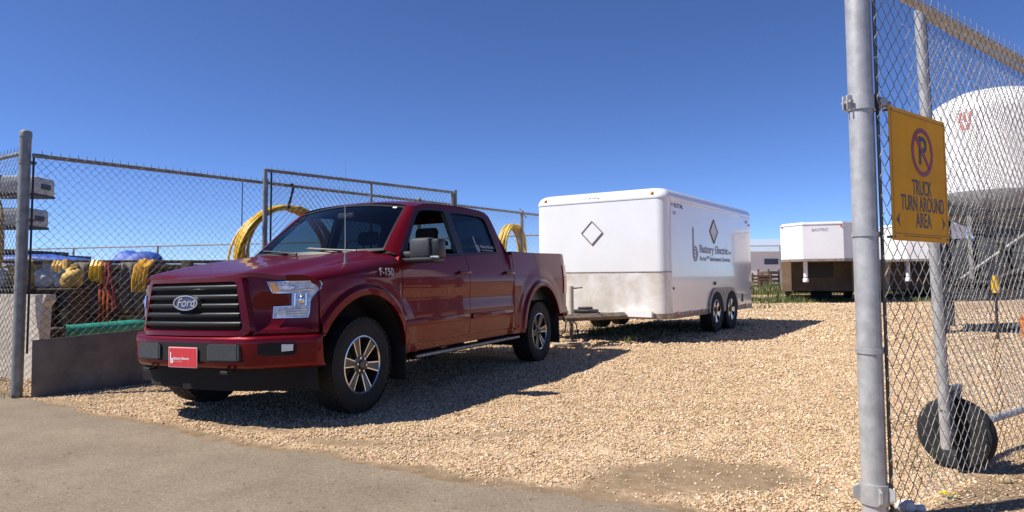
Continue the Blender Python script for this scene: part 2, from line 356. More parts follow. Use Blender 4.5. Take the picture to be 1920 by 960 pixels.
# the paved street edge
xs = np.concatenate([np.linspace(-60, -6, 28), np.arange(-6, 3, .04)[1:], np.linspace(3, 30, 14)])
ds = [0, .012, .06, .3, 1, 2.5, 5, 9, 16, 28]
vs = []; NRM = np.array([-.55, -.835])
for x in xs:
    e = np.array([x, float(edge_y(x))])
    for k, d in enumerate(ds):
        q = e + NRM * d; z = g(*q) + (.016 if k else -.02)
        vs.append((q[0], q[1], z))
n = len(ds); fs = [(i * n + j, i * n + j + 1, (i + 1) * n + j + 1, (i + 1) * n + j) for i in range(len(xs) - 1) for j in range(n - 1)]
mb = MB(); mb.add(vs, fs)
def road_mat():
    m = bpy.data.materials.new("dusty worn asphalt"); m.use_nodes = True; t = m.node_tree; p = t.nodes["Principled BSDF"]; L = t.links
    p.inputs["Roughness"].default_value = .92; p.inputs["Specular IOR Level"].default_value = .25
    tc = t.nodes.new("ShaderNodeTexCoord")
    def noise(s, d, r=.6):
        n = t.nodes.new("ShaderNodeTexNoise"); n.inputs["Scale"].default_value = s; n.inputs["Detail"].default_value = d; n.inputs["Roughness"].default_value = r; L.new(tc.outputs["Object"], n.inputs["Vector"]); return n
    def ramp(src, stops):
        r = t.nodes.new("ShaderNodeValToRGB"); L.new(src, r.inputs[0]); e = r.color_ramp.elements
        while len(e) < len(stops): e.new(.5)
        for k, (pos, c) in enumerate(stops): e[k].position = pos; e[k].color = tuple(c) + (1,)
        return r
    a = ramp(noise(1.3, 7, .65).outputs[0], [(.3, (.182, .143, .102)), (.7, (.268, .214, .155))])
    vo = t.nodes.new("ShaderNodeTexVoronoi"); vo.inputs["Scale"].default_value = 120; L.new(tc.outputs["Object"], vo.inputs["Vector"])
    sc = t.nodes.new("ShaderNodeSeparateColor"); L.new(vo.outputs["Color"], sc.inputs[0])
    s = ramp(sc.outputs[0], [(0, (.45, .44, .43)), (.12, (.86, .85, .84)), (.85, (1.02, 1.02, 1.02)), (1, (1.5, 1.45, 1.36))])
    mu = t.nodes.new("ShaderNodeMix"); mu.data_type = 'RGBA'; mu.blend_type = 'MULTIPLY'; mu.inputs[0].default_value = .75; L.new(a.outputs[0], mu.inputs[6]); L.new(s.outputs[0], mu.inputs[7])
    sp = ramp(noise(21, 3).outputs[0], [(.29, (.35, .33, .3)), (.34, (1, 1, 1))])
    m2 = t.nodes.new("ShaderNodeMix"); m2.data_type = 'RGBA'; m2.blend_type = 'MULTIPLY'; m2.inputs[0].default_value = .8; L.new(mu.outputs[2], m2.inputs[6]); L.new(sp.outputs[0], m2.inputs[7])
    L.new(m2.outputs[2], p.inputs["Base Color"])
    b = t.nodes.new("ShaderNodeBump"); b.inputs["Strength"].default_value = .30; b.inputs["Distance"].default_value = .003; L.new(vo.outputs["Distance"], b.inputs["Height"]); L.new(b.outputs[0], p.inputs["Normal"])
    return m
structure(mb.build("street_pavement", road_mat(), smooth=60))
# ------------------------------------------------------------------ wheels
def make_wheel(parent, loc, rad, wid, rimr, nsp, style, flip=False, rot=0.0):
    """axle along Y, outer face towards +Y (flip: -Y); wheel (rim) > tyre, hub_cap"""
    T = Matrix.Rotation(math.pi if flip else 0, 4, 'Z') @ Matrix.Rotation(rot, 4, 'Y')
    w2 = wid / 2; m = MB(); m.T = T
    oy = w2 * .80
    m.lathe([(rimr * 1.03, oy + .004), (rimr * 1.03, oy + .012), (rimr * .985, oy + .014), (rimr * .955, oy + .006)], 40, 'Y', 1)        # bright lip
    m.lathe([(rimr * .955, oy + .006), (rimr * .93, oy - .06), (rimr * .88, -w2 * .3), (rimr * .3, -w2 * .35), (0.001, -w2 * .35)], 32, 'Y', 2)  # dark barrel and brake
    m.lathe([(rimr * .62, -w2 * .3), (rimr * .62, -w2 * .2), (rimr * .2, -w2 * .2)], 24, 'Y', 3)
    hub = rimr * .30
    for k in range(nsp):
        a = 2 * math.pi * k / nsp; old = m.T; m.T = T @ Matrix.Rotation(a, 4, 'Y')
        wi, wo = rimr * style['wi'], rimr * style['wo']; y0, y1, yb = oy - .012, oy + .004, oy - .06
        r0, r1 = hub * .75, rimr * .965
        # spoke body: x across, z outward
        m.add([(-wi, y0, r0), (wi, y0, r0), (wo, y1, r1), (-wo, y1, r1), (-wi, yb, r0), (wi, yb, r0), (wo, yb, r1), (-wo, yb, r1)],
              [(0, 1, 2, 3), (4, 7, 6, 5), (0, 4, 5, 1), (1, 5, 6, 2), (2, 6, 7, 3), (3, 7, 4, 0)], 0)
        e = rimr * style['edge']
        for sgn in (-1, 1):                                   # machined bright edges
            pts = [(sgn * (wi - e * .2), r0 + hub * .35), (sgn * wi, r0 + hub * .55), (sgn * wo, r1), (sgn * (wo - e), r1), (sgn * (wi - e), r0 + hub * .5)]
            ys = [y0 + (y1 - y0) * (p[1] - r0) / (r1 - r0) for p in pts]
            n_ = len(pts)
            m.add([(p[0], ys[i] + .004, p[1]) for i, p in enumerate(pts)] + [(p[0], ys[i] - .004, p[1]) for i, p in enumerate(pts)],
                  [tuple(range(n_)), tuple(range(2 * n_ - 1, n_ - 1, -1))] + [(i, (i + 1) % n_, n_ + (i + 1) % n_, n_ + i) for i in range(n_)], 1)
        m.T = old
    m.lathe([(hub * 1.25, oy - .05), (hub * 1.25, oy - .014), (hub, oy - .008), (0.001, oy - .008)], 24, 'Y', 0)
    for k in range(6):
        a = 2 * math.pi * (k + .5) / 6; c = (math.cos(a) * hub * .82, math.sin(a) * hub * .82)
        m.tube([(c[0], oy - .01, c[1]), (c[0], oy + .006, c[1])], rimr * .042, 6, 1)
    wh = m.build('wheel', [M[style.get('body', 'rimdark')], M['machined'], M['under'], M['galv_old']], parent); wh.location = loc
    t = MB(); t.T = T
    R_ = rad; prof = [(rimr * .98, -w2 * .80), (rimr * 1.05, -w2 * .93), (R_ * .76, -w2), (R_ * .90, -w2 * .975), (R_ * .965, -w2 * .85), (R_ * .985, -w2 * .70), (R_ * .992, -w2 * .3), (R_ * .992, w2 * .3), (R_ * .985, w2 * .70), (R_ * .965, w2 * .85), (R_ * .90, w2 * .975), (R_ * .76, w2), (rimr * 1.05, w2 * .93), (rimr * 1.0, w2 * .83)]
    t.lathe(prof, 48, 'Y', 0)
    nl = 44
    for k in range(nl):                                       # tread blocks
        for (ya, yb, sh) in ((-.93, -.55, 0), (-.46, -.06, .5), (.06, .46, 0), (.55, .93, .5)):
            a = 2 * math.pi * (k + sh) / nl; t.T = T @ Matrix.Rotation(a, 4, 'Y'); l = math.pi * R_ / nl * .72
            top = R_ if abs(ya + yb) < 1.2 else R_ * .988
            t.add([(x, y * w2, z) for z in (R_ * .955, top) for y in (ya, yb) for x in (-l, l)], [(4, 5, 7, 6), (0, 1, 5, 4), (2, 6, 7, 3), (0, 4, 6, 2), (1, 3, 7, 5)])
    t.T = T
    t.build('tyre', M['rubber'], wh, 30)
    h = MB(); h.T = T; h.lathe([(hub * .52, oy - .012), (hub * .52, oy + .006), (hub * .4, oy + .012), (.001, oy + .012)], 20, 'Y'); h.build('hub_cap', M['rimdark'], wh)
    return wh

# ------------------------------------------------------------------ the pickup
TR = empty('pickup_truck', (-2.081, 6.036, 0.005), -2.015, .019, 0)
tag(TR, 'dark red crew-cab pickup truck parked on the gravel, driver window down', 'pickup truck')
ip = lambda x, xs, ys: float(np.interp(x, xs, ys))
WB = -3.683
def Pf(y): return ip(abs(y), [0, .3, .45, .515, .585, .65, .72, .80, .88, .925, .945, .96], [.885, .874, .856, .838, .800, .758, .716, .668, .612, .572, .535, .49])
def side_y(x, z, arch=True):
    y = ip(z, [.40, .55, .70, .85, 1.0, 1.10, 1.16, 1.24, 1.32, 1.40, 1.46], [.945, .966, .982, .986, .990, .988, .978, .958, .935, .914, .90])
    if x < -2.8: y = max(y, ip(z, [1.1, 1.2, 1.45], [.986, .978, .950]))
    y -= .013 * math.exp(-((z - .90) / .10) ** 2) * (1 if -2.85 < x < -.5 else 0)
    if x > .1: y -= .045 * ((x - .1) / .46) ** 2
    if x < -4.45: y -= .018 * ((-4.45 - x) / .19) ** 2
    for xc, Rr in ((0, ARF), (WB, ARR)):
        d = math.hypot(x - xc, z - .41) - Rr
        if z < .41: d = abs(x - xc) - Rr
        y += .030 * float(smooth01(1 - (d - .055) / .035)) + .012 * float(smooth01(1 - (d - .10) / .16))
    return y
ARF, ARR = .555, .575
def arch_z(x, base):
    z = base
    for xc, Rr in ((0, ARF), (WB, ARR)):
        if abs(x - xc) < Rr: z = max(z, .41 + math.sqrt(Rr * Rr - (x - xc) ** 2))
    return z
def zb_side(x):
    if x > .3: return arch_z(x, .665)
    if x < -3.9: return arch_z(x, .60)
    return arch_z(x, .47)
def z_sh(x): return ip(x, [-.53, 0, .56, .9], [1.175, 1.135, 1.075, 1.07])
def zh(x): return ip(x, [-.53, .06, .3, .56, .75, .9], [1.325, 1.240, 1.200, 1.150, 1.118, 1.105])
def zc(x): return ip(x, [-.60, -.4, 0, .25, .5, .7, .8, .87], [1.372, 1.355, 1.300, 1.268, 1.228, 1.190, 1.166, 1.138])
def Hood(x, y):
    a = abs(y); yc = .50 + .10 * (.86 - x) / 1.3
    if a < yc: return zc(x) - .012 * (1 - (a / yc) ** 2)
    return zc(x) + (zh(x) - zc(x)) * float(smooth01((a - yc) / (.775 - yc))) ** .9
def skin(mb, s, xs, zb, zt, nz, inset=.028, fy=None):
    xs = list(xs); fy = fy or side_y; nx = len(xs)
    def fn(i, j):
        ii = min(max(i, 0), nx - 1); jj = min(max(j, 0), nz - 1); x = xs[ii]
        z0, z1 = zb(x), zt(x); z = z0 + (z1 - z0) * jj / (nz - 1); y = fy(x, z)
        if i < 0 or i > nx - 1 or j < 0 or j > nz - 1: y -= inset
        return (x, y * s, z)
    vs = [fn(i, j) for i in range(-1, nx + 1) for j in range(-1, nz + 1)]; n = nz + 2
    mb.add(vs, [(i * n + j, (i + 1) * n + j, (i + 1) * n + j + 1, i * n + j + 1) for i in range(nx + 1) for j in range(n - 1)])
for s in (1, -1):
    # front fender: side and rounded top in one sheet
    m = MB(); N1, N2, NU = 26, 12, 92
    def fend(i, j):
        u = min(max(i, 0), NU - 1) / (NU - 1)
        if j < N1:
            xf = .52; x = xf + (-.528 - xf) * u; z = zb_side(x) + (z_sh(x) - zb_side(x)) * max(j, 0) / (N1 - 1); y = side_y(x, z)
        else:
            t = (j - N1 + 1) / N2 * math.pi / 2; yf = .945 - (.945 - .780) * (1 - math.cos(t)); xf = Pf(yf) if yf < .944 else .55
            xf = .535 + (Pf(yf) - Pf(.945)) * 1.0 - .010 * math.sin(t); x = xf + (-.528 - xf) * u
            ys = side_y(x, z_sh(x)); y = ys - (ys - .780) * (1 - math.cos(t)); z = z_sh(x) + (zh(x) - z_sh(x)) * math.sin(t)
        if i > NU - 1 or j < 0: y -= .03
        if i < 0 and j >= N1 - 2: z -= .045; x -= .006
        if j > N1 + N2 - 1: z -= .03
        return (x, y * s, z)
    n = N1 + N2 + 2
    m.add([fend(i, j) for i in range(-1, NU + 1) for j in range(-1, N1 + N2 + 1)], [(i * n + j, (i + 1) * n + j, (i + 1) * n + j + 1, i * n + j + 1) for i in range(NU + 1) for j in range(n - 1)])
    m.build('front_fender', M['paint'], TR, 40)
    belt = lambda x: ip(x, [-2.87, -2.43, -1.5, -1.0, -.75, -.53], [1.372, 1.36, 1.322, 1.30, 1.285, 1.262])
    for (xa, xb, nm) in ((-.536, -1.776, 'front'), (-1.784, -2.858, 'rear')):
        m = MB(); skin(m, s, np.linspace(xa, xb, 60), lambda x: max(.50, arch_z(x, .5)), belt, 30)
        d = m.build('door', M['paint'], TR, 40)
        hx = xb + .15; y = side_y(hx, 1.14)
        h = MB(); h.prism([(hx + .115 * math.cos(a) , 1.138 + .042 * math.sin(a)) for a in [k * math.pi / 12 for k in range(24)]], (y - .012) * s, (y + .003) * s, 'Y', 1)
        h.box(hx - .125, hx + .105, min((y + .018) * s, (y + .040) * s), max((y + .018) * s, (y + .040) * s), 1.136, 1.166, 0, .009)
        h.box(hx - .125, hx - .09, min((y - .01) * s, (y + .036) * s), max((y - .01) * s, (y + .036) * s), 1.138, 1.164, 0, .006)
        h.box(hx + .075, hx + .105, min((y - .01) * s, (y + .036) * s), max((y - .01) * s, (y + .036) * s), 1.138, 1.164, 0, .006)
        h.build('handle', [M['paint'], M['blackplastic']], d)
        mo = MB(); x0, x1 = xb + .04, xa - .03; y = side_y((x0 + x1) / 2, .695)
        mo.box(x0, x1, min((y - .01) * s, (y + .016) * s), max((y - .01) * s, (y + .016) * s), .662, .722, 0, .007); mo.build('moulding', M['paint'], d)
    # rocker, bed side
    m = MB(); skin(m, s, np.linspace(-.50, -3.10, 90), lambda x: max(.425, arch_z(x, .425)), lambda x: max(.495, arch_z(x, .495) + .001), 5, fy=lambda x, z: side_y(x, z) - .012); m.build('rocker_panel', M['paint'], TR)
    m = MB(); skin(m, s, list(np.linspace(-2.872, -4.40, 110)) + list(np.linspace(-4.41, -4.632, 18)), zb_side, lambda x: ip(x, [-4.64, -4.58, -4.5, -2.87], [1.405, 1.428, 1.432, 1.402]), 34, .05); m.build('bed_side', M['paint'], TR, 40)
    m = MB(); m.box(-4.50, -2.89, min(.87 * s, .945 * s), max(.87 * s, .945 * s), 1.40, 1.415, 0, .004); m.build('bed_rail', M['blackplastic'], TR).rotation_euler = (0, .0, 0)
    # wheel wells
    for xc, Rr in ((0, ARF), (WB, ARR)):
        m = MB(); rr = Rr + .012
        m.grid(lambda u, v: (xc + rr * math.cos(-.25 + u * (math.pi + .5)), (.34 + v * .635) * s, .41 + rr * math.sin(-.25 + u * (math.pi + .5))), 26, 3)
        m.prism([(xc + rr * math.cos(a), .41 + rr * math.sin(a)) for a in np.linspace(-.25, math.pi + .25, 20)], .338 * s, .35 * s, 'Y'); m.build('wheel_well', M['under'], TR)
# hood
m = MB(); NX, NY = 44, 49
def hoodp(i, j):
    v = -1 + 2 * min(max(j, 0), NY - 1) / (NY - 1); y = .773 * v; u = min(max(i, 0), NX - 1) / (NX - 1); u = u ** 1.35
    xf = Pf(y) - .008; xr = -.47 - .09 * v * v; x = xf + (xr - xf) * u; z = Hood(x, y)
    if i < 0: z -= .034
    elif j < 0 or j > NY - 1: z -= .022
    return (x, y, z)
n = NY + 2
m.add([hoodp(i, j) for i in range(-1, NX) for j in range(-1, NY + 1)], [(i * n + j, (i + 1) * n + j, (i + 1) * n + j + 1, i * n + j + 1) for i in range(NX) for j in range(n - 1)])
hood = m.build('hood', M['paint'], TR, 50)
# front fascia
def ztop(y):
    a = abs(y)
    if a <= .78: return Hood(Pf(y) - .01, y) - .012 if a < .765 else Hood(Pf(y) - .01, .765) - .012
    t = math.acos(max(-1, min(1, 1 - (.95 - a) / (.95 - .78)))); ys = a
    c = max(0., min(1., (a - .78) / .17)); return (zh(.7) - .006) * (1 - c ** 2.4) + (z_sh(.56) + .0) * c ** 2.4
def FX(y, z): return Pf(y) - .030 * (z - .69) / .44
m = MB()
ysamp = list(np.linspace(-.9595, -.80, 22)) + list(np.linspace(-.78, .78, 60)) + list(np.linspace(.80, .9595, 22)); nz = 26
vs = []
for y in ysamp:
    for j in range(-1, nz):
        z = .662 + (ztop(y) - .662) * max(j, 0) / (nz - 1); x = FX(y, z)
        # shallow hollow beside the grille, ridge below the headlamps
        a = abs(y)
        x -= .022 * float(smooth01((a - .54) / .05)) * float(smooth01((.80 - a) / .05)) * math.exp(-((z - .86) / .10) ** 2)
        x += .020 * float(smooth01((a - .54) / .08)) * math.exp(-((z - .715) / .030) ** 2)
        if j < 0: x -= .05
        vs.append((x, y, z))
n = nz + 1; m.add(vs, [(i * n + j, (i + 1) * n + j, (i + 1) * n + j + 1, i * n + j + 1) for i in range(len(ysamp) - 1) for j in range(n - 1)])
m.build('front_panel', M['paint'], TR, 40)
# grille
def rtrap(yt, yb, z0, z1, r, n=6, steps=14):
    cs = [(yb - r, z0 + r, -90), (yt - r, z1 - r, 0), (-yt + r, z1 - r, 90), (-yb + r, z0 + r, 180)]; pts = []
    for c, (cy, cz, a0) in enumerate(cs):
        for k in range(n): a = R(a0 + 90 * k / (n - 1)); pts.append((cy + r * math.cos(a), cz + r * math.sin(a)))
        nc = cs[(c + 1) % 4]; a = R(a0 + 90); p0 = pts[-1]; b = R(nc[2]); p1 = (nc[0] + r * math.cos(b), nc[1] + r * math.sin(b))
        for k in range(1, steps): pts.append((p0[0] + (p1[0] - p0[0]) * k / steps, p0[1] + (p1[1] - p0[1]) * k / steps))
    return pts
o1, o2, o3, o4 = rtrap(.525, .592, .682, 1.132, .05), rtrap(.513, .580, .690, 1.124, .05), rtrap(.466, .526, .722, 1.092, .035), rtrap(.456, .516, .732, 1.082, .035)
m = MB(); n = len(o1)
vs = [(FX(a, b) + .000, a, b) for a, b in o1] + [(FX(a, b) + .036, a, b) for a, b in o2] + [(FX(a, b) + .034, a, b) for a, b in o3] + [(FX(a, b) + .004, a, b) for a, b in o4]
m.add(vs, [(k * n + i, k * n + (i + 1) % n, (k + 1) * n + (i + 1) % n, (k + 1) * n + i) for k in range(3) for i in range(n)])
gs = m.build('grille_surround', M['paint'], TR, 40)
m = MB(); m.grid(lambda u, v: (FX((2 * u - 1) * .53, .72 + v * .37) + .006, (2 * u - 1) * .53, .72 + v * .37), 24, 8)
gr = m.build('grille', M['under'], TR)
for zb_ in (1.050, .979, .912, .844, .776):
    hw = .458 + (1.082 - zb_) / .35 * .06; m = MB()
    prof = [(.004, .020), (.028, .017), (.036, .006), (.034, -.010), (.022, -.020), (.004, -.022)]
    m.grid(lambda u, v: (FX((2 * u - 1) * hw, zb_) + prof[min(5, int(round(v * 5)))][0], (2 * u - 1) * hw, zb_ + prof[min(5, int(round(v * 5)))][1]), 30, 6)
    m.build('grille_bar', M['satin'], gr, 50)
m = MB(); el = lambda a, b, k=1: [(a * math.cos(2 * math.pi * i / 48) * k, b * math.sin(2 * math.pi * i / 48) * k) for i in range(48)]
EX = FX(0, .94) + .044
P2 = lambda a, b, d: (EX + d, a, .938 + b)
m.ring(el(.132, .058), el(.121, .048), P2, .014, 0); m.prism([(a, .938 + b) for a, b in el(.122, .049)], EX - .03, EX + .007, 'X', 1); m.prism([(a, .938 + b) for a, b in el(.132, .058)], EX - .03, EX + .002, 'X', 0)
text_mb(m, 'Ford', .092, frame((EX + .009, 0, .938), (0, 1, 0), (0, 0, 1)), 2, .0015, 'CENTER', .25, 1.1, bold=0)
m.build('emblem', [M['machined'], M['ovalblue'], M['white_dim']], gr, 30)
# bumper
def BX(y): return ip(abs(y), [0, .3, .45, .58, .64, .70, .85, .93, .985, 1.0, 1.005], [.928, .924, .912, .888, .862, .822, .712, .652, .610, .592, .56])
prof = [(-.10, .682), (-.03, .686), (-.008, .678), (0, .664), (.002, .63), (-.004, .54), (-.012, .485), (-.03, .455), (-.06, .444), (-.12, .444)]
ysb = [-1.005, -1.0] + list(np.linspace(-.985, .985, 90)) + [1.0, 1.005]
m = MB(); pr = prof; n = len(pr)
m.add([(BX(y) + (d if abs(y) < 1.002 else d - .02), y * (1 if abs(d) < .05 else .985), z) for y in ysb for d, z in pr], [(i * n + j, i * n + j + 1, (i + 1) * n + j + 1, (i + 1) * n + j) for i in range(len(ysb) - 1) for j in range(n - 1)])
bump = m.build('front_bumper', M['paint'], TR, 50)
m = MB(); m.grid(lambda u, v: (BX((2 * u - 1) * .60) + .004, (2 * u - 1) * .565, .503 + v * .137), 20, 3); m.build('bumper_opening', M['under'], bump)
for s in (1, -1):
    m = MB(); y0, y1 = sorted((.255 * s, .545 * s))
    bm = bmesh.new(); bmesh.ops.create_cube(bm, size=1); bmesh.ops.bevel(bm, geom=bm.edges[:], offset=.06, segments=2, affect='EDGES')
    for v in bm.verts:
        y = (y0 + y1) / 2 + v.co.y * (y1 - y0); v.co = Vector((BX(y) - .004 + v.co.x * .05, y, .570 + v.co.z * .124))
    m.bm(bm); m.build('bumper_pad', M['greyplastic'], bump)
    m = MB(); pl = [(.64, .535), (.655, .645), (.885, .640), (.90, .60), (.87, .535)]
    m.add([(BX(y) + .005, y * s, z) for y, z in [(.665, .555), (.70, .545), (.76, .543), (.82, .543), (.872, .547), (.888, .575), (.888, .615), (.878, .636), (.82, .638), (.76, .638), (.70, .638), (.668, .63)]], [tuple(range(12))])
    m.build('fog_lamp_opening', M['under'], bump)
    m = MB(); m.add([(BX(y) + d, y * s, z) for d in (.006, .011) for y, z in ((.805, .572), (.868, .576), (.870, .622), (.805, .624))], [(0, 1, 2, 3), (4, 5, 6, 7), (0, 1, 5, 4), (1, 2, 6, 5), (2, 3, 7, 6), (3, 0, 4, 7)]); m.build('fog_lamp', M['clearlens'], bump)
    m = MB(); m.tube([(.86, .42 * s - .03, .428), (.93, .42 * s - .03, .425), (.93, .42 * s + .03, .425), (.86, .42 * s + .03, .428)], .012, 8); m.build('tow_hook', M['black_metal'], TR)
m = MB(); m.grid(lambda u, v: (BX((2 * u - 1) * .86) - .06 - .10 * (2 * u - 1) ** 2 - .03 * (1 - v), (2 * u - 1) * .86, .275 + v * .18), 40, 3); m.build('air_dam', M['under'], TR)
m = MB(); x = BX(0) + .010; m.box(x, x + .006, -.155, .155, .452, .606, 1, .002); m.box(x + .0062, x + .0075, -.147, .147, .460, .598, 0)
T = frame((x + .0082, -.132, .482), (0, 1, 0), (0, 0, 1)); b_logo(m, T, .085, 2)
text_mb(m, 'Battery Electric', .027, frame((x + .0085, -.095, .520), (0, 1, 0), (0, 0, 1)), 2, .0006); text_mb(m, 'Acres Instrument', .014, frame((x + .0085, -.095, .498), (0, 1, 0), (0, 0, 1)), 3, .0006)
m.build('licence_plate', [M['plate'], M['plate_edge'], M['white'], M['plate_edge']], bump, 30)
# headlights: a lamp that wraps a body-coloured notch
for s in (1, -1):
    m = MB(); off = .013
    def patch(fy0, fy1, z0, z1, nu=9, nv=4, mi=0, o=off):
        def q(u, v):
            z = z0 + (z1 - z0) * v; y = fy0(z) + (fy1(z) - fy0(z)) * u; return (FX(y, z) + o, y * s, z)
        m.grid(q, nu, nv, mi)
    ci = lambda z: ip(z, [.80, .90, 1.0, 1.09], [.700, .702, .690, .650]); co = lambda z: ip(z, [.80, .93, .96, 1.03, 1.05, 1.09], [.912, .916, .924, .952, .9555, .955])
    patch(ci, co, 1.000, 1.082, 16, 6); patch(lambda z: .812, co, .896, 1.000, 8, 6); patch(lambda z: ci(z), co, .815, .896, 12, 5)
    hl = m.build('headlight', M['lamp'], TR, 60)
    m = MB()                                                   # silver rim round the lamp
    loop = [(ci(z), z) for z in (1.082, 1.0)] + [(.812, .998), (.814, .898), (ci(.896), .896), (ci(.815), .815), (.80, .815), (.86, .815), (.908, .815), (.915, .86), (.916, .93), (.926, .96), (.952, 1.03), (.955, 1.06), (.950, 1.082), (.90, 1.083), (.80, 1.083), (.72, 1.083)]
    m.tube([(FX(y, z) + off, y * s, z) for y, z in loop], .006, 6, closed=True); m.build('lamp_rim', M['chrome'], hl)
    for (z0, z1) in ((1.012, 1.076), (.822, .890)):
        m = MB(); m.grid(lambda u, v: (FX(ci(z0 + (z1 - z0) * v) + .012 + .042 * u, .95) + off + .004, (ci(z0 + (z1 - z0) * v) + .012 + .042 * u) * s, z0 + (z1 - z0) * v), 3, 3); m.build('turn_signal', M['amber'], hl)
    m = MB(); c = (FX(.86, .95) + off - .006, .862 * s, .945); m.sph(c, .034, 2, (.5, 1, 1)); m.build('reflector_bowl', M['chrome'], hl); m = MB(); c = (FX(.80, 1.04) + off - .012, .785 * s, 1.040); m.sph(c, .03, 2, (.45, 1.5, .8)); m.build('reflector_bowl', M['chrome'], hl)
    for y_ in (.828, .893): m = MB(); m.tube([(FX(y_, z) + off + .002, y_ * s, z) for z in np.linspace(.900, .995, 5)], .008, 8); m.build('lamp_tube', M['chrome'], hl)
    for z_ in (.838, .856, .874): m = MB(); m.tube([(FX(y, z_) + off + .001, y * s, z_) for y in np.linspace(.775, .90, 6)], .004, 6); m.build('lamp_rib', M['chrome'], hl)
    m = MB(); m.tube([(FX(y, 1.012) + off + .001, y * s, 1.012 + .05 * (y - .72) * 1.2) for y in np.linspace(.73, .93, 8)], .006, 6); m.build('lamp_strip', M['chrome'], hl)
    if s > 0:                                                  # only the near mirror shows
        m = MB(); y0, y1 = sorted((.985 * s, 1.205 * s)); FM = Matrix.Identity(4) if s == 1 else Matrix.Translation((-.70, -.95, 0)) @ Matrix.Rotation(R(-82), 4, 'Z') @ Matrix.Translation((.70, 1.0, 0)); m.T = FM; m.box(-.80, -.63, y0, y1, 1.268, 1.462, 0, .035); mr = m.build('mirror', M['greyplastic'], TR)
        m = MB(); m.T = FM; y0, y1 = sorted((1.20 * s, 1.295 * s)); m.box(-.79, -.655, y0, y1, 1.275, 1.450, 0, .028); m.build('mirror_side', M['blackplastic'], mr)
        m = MB(); y0, y1 = sorted((.86 * s, 1.01 * s)); m.box(-.76, -.65, y0, y1, 1.285, 1.345, 0, .02); m.T = FM; m.box(-.80, -.60, min(.87 * s, 1.27 * s), max(.87 * s, 1.27 * s), 1.235, 1.282, 1, .018); m.build('mirror_arm', [M['greyplastic'], M['blackplastic']], mr)
        m = MB(); m.T = FM; y0, y1 = sorted((1.21 * s, 1.29 * s)); m.box(-.665, -.64, y0, y1, 1.272, 1.292, 0, .004); m.build('marker_lamp', M['clearlens'], mr)
        m = MB(); m.T = FM; y0, y1 = sorted((1.01 * s, 1.19 * s)); m.box(-.803, -.797, y0, y1, 1.30, 1.44); m.build('mirror_glass', M['chrome'], mr)

    # step, mud flaps, tail lamp
    m = MB(); y0, y1 = sorted((.86 * s, 1.005 * s)); m.box(-2.95, -.70, y0, y1, .362, .402, 0, .015); y0, y1 = sorted((.995 * s, 1.012 * s)); m.box(-2.94, -.71, y0, y1, .372, .398, 1, .006)
    for xx in (-.9, -1.8, -2.75): m.box(xx - .03, xx + .03, min(.6 * s, .87 * s), max(.6 * s, .87 * s), .37, .47)
    m.build('running_board', [M['blackplastic'], M['galv_old']], TR)
    for xx in (-.545, WB - .565):
        m = MB(); m.box(xx - .012, xx, min(.76 * s, 1.0 * s), max(.76 * s, 1.0 * s), .20, .60, 0, .004); m.build('mud_flap', M['rubber'], TR)
    m = MB(); m.grid(lambda u, v: (-4.50 - .145 * u, (side_y(-4.50 - .145 * u, .87 + .40 * v) + .012) * s, .87 + .40 * v), 8, 8); m.box(-4.655, -4.63, min(.80 * s, .955 * s), max(.80 * s, .955 * s), .87, 1.27, 0, .005); m.build('tail_lamp', M['redlens'], TR)
# tailgate, bed, rear bumper
m = MB(); m.box(-4.65, -4.59, -.79, .79, .76, 1.425, 0, .015); m.build('tailgate', M['paint'], TR)
m = MB(); m.box(-4.59, -2.9, -.80, .80, .80, .83); m.box(-2.93, -2.90, -.86, .86, .80, 1.39); m.box(-4.58, -2.9, .86, .885, .8, 1.395); m.box(-4.58, -2.9, -.885, -.86, .8, 1.395); m.build('bed_liner', M['blackplastic'], TR)
m = MB(); m.box(-4.80, -4.62, -.93, .93, .53, .68, 0, .03); m.build('rear_bumper', M['paint'], TR)
m = MB(); m.box(-4.62, -4.45, -.80, .80, .50, .78); m.box(-4.5, .72, -.33, .33, .40, .66); m.box(-3.05, -.62, -.80, .80, .44, .62); m.box(-.46, .60, -.66, .66, .62, 1.02); m.box(.40, .62, -.62, .62, .46, .80); m.build('chassis', M['under'], TR)
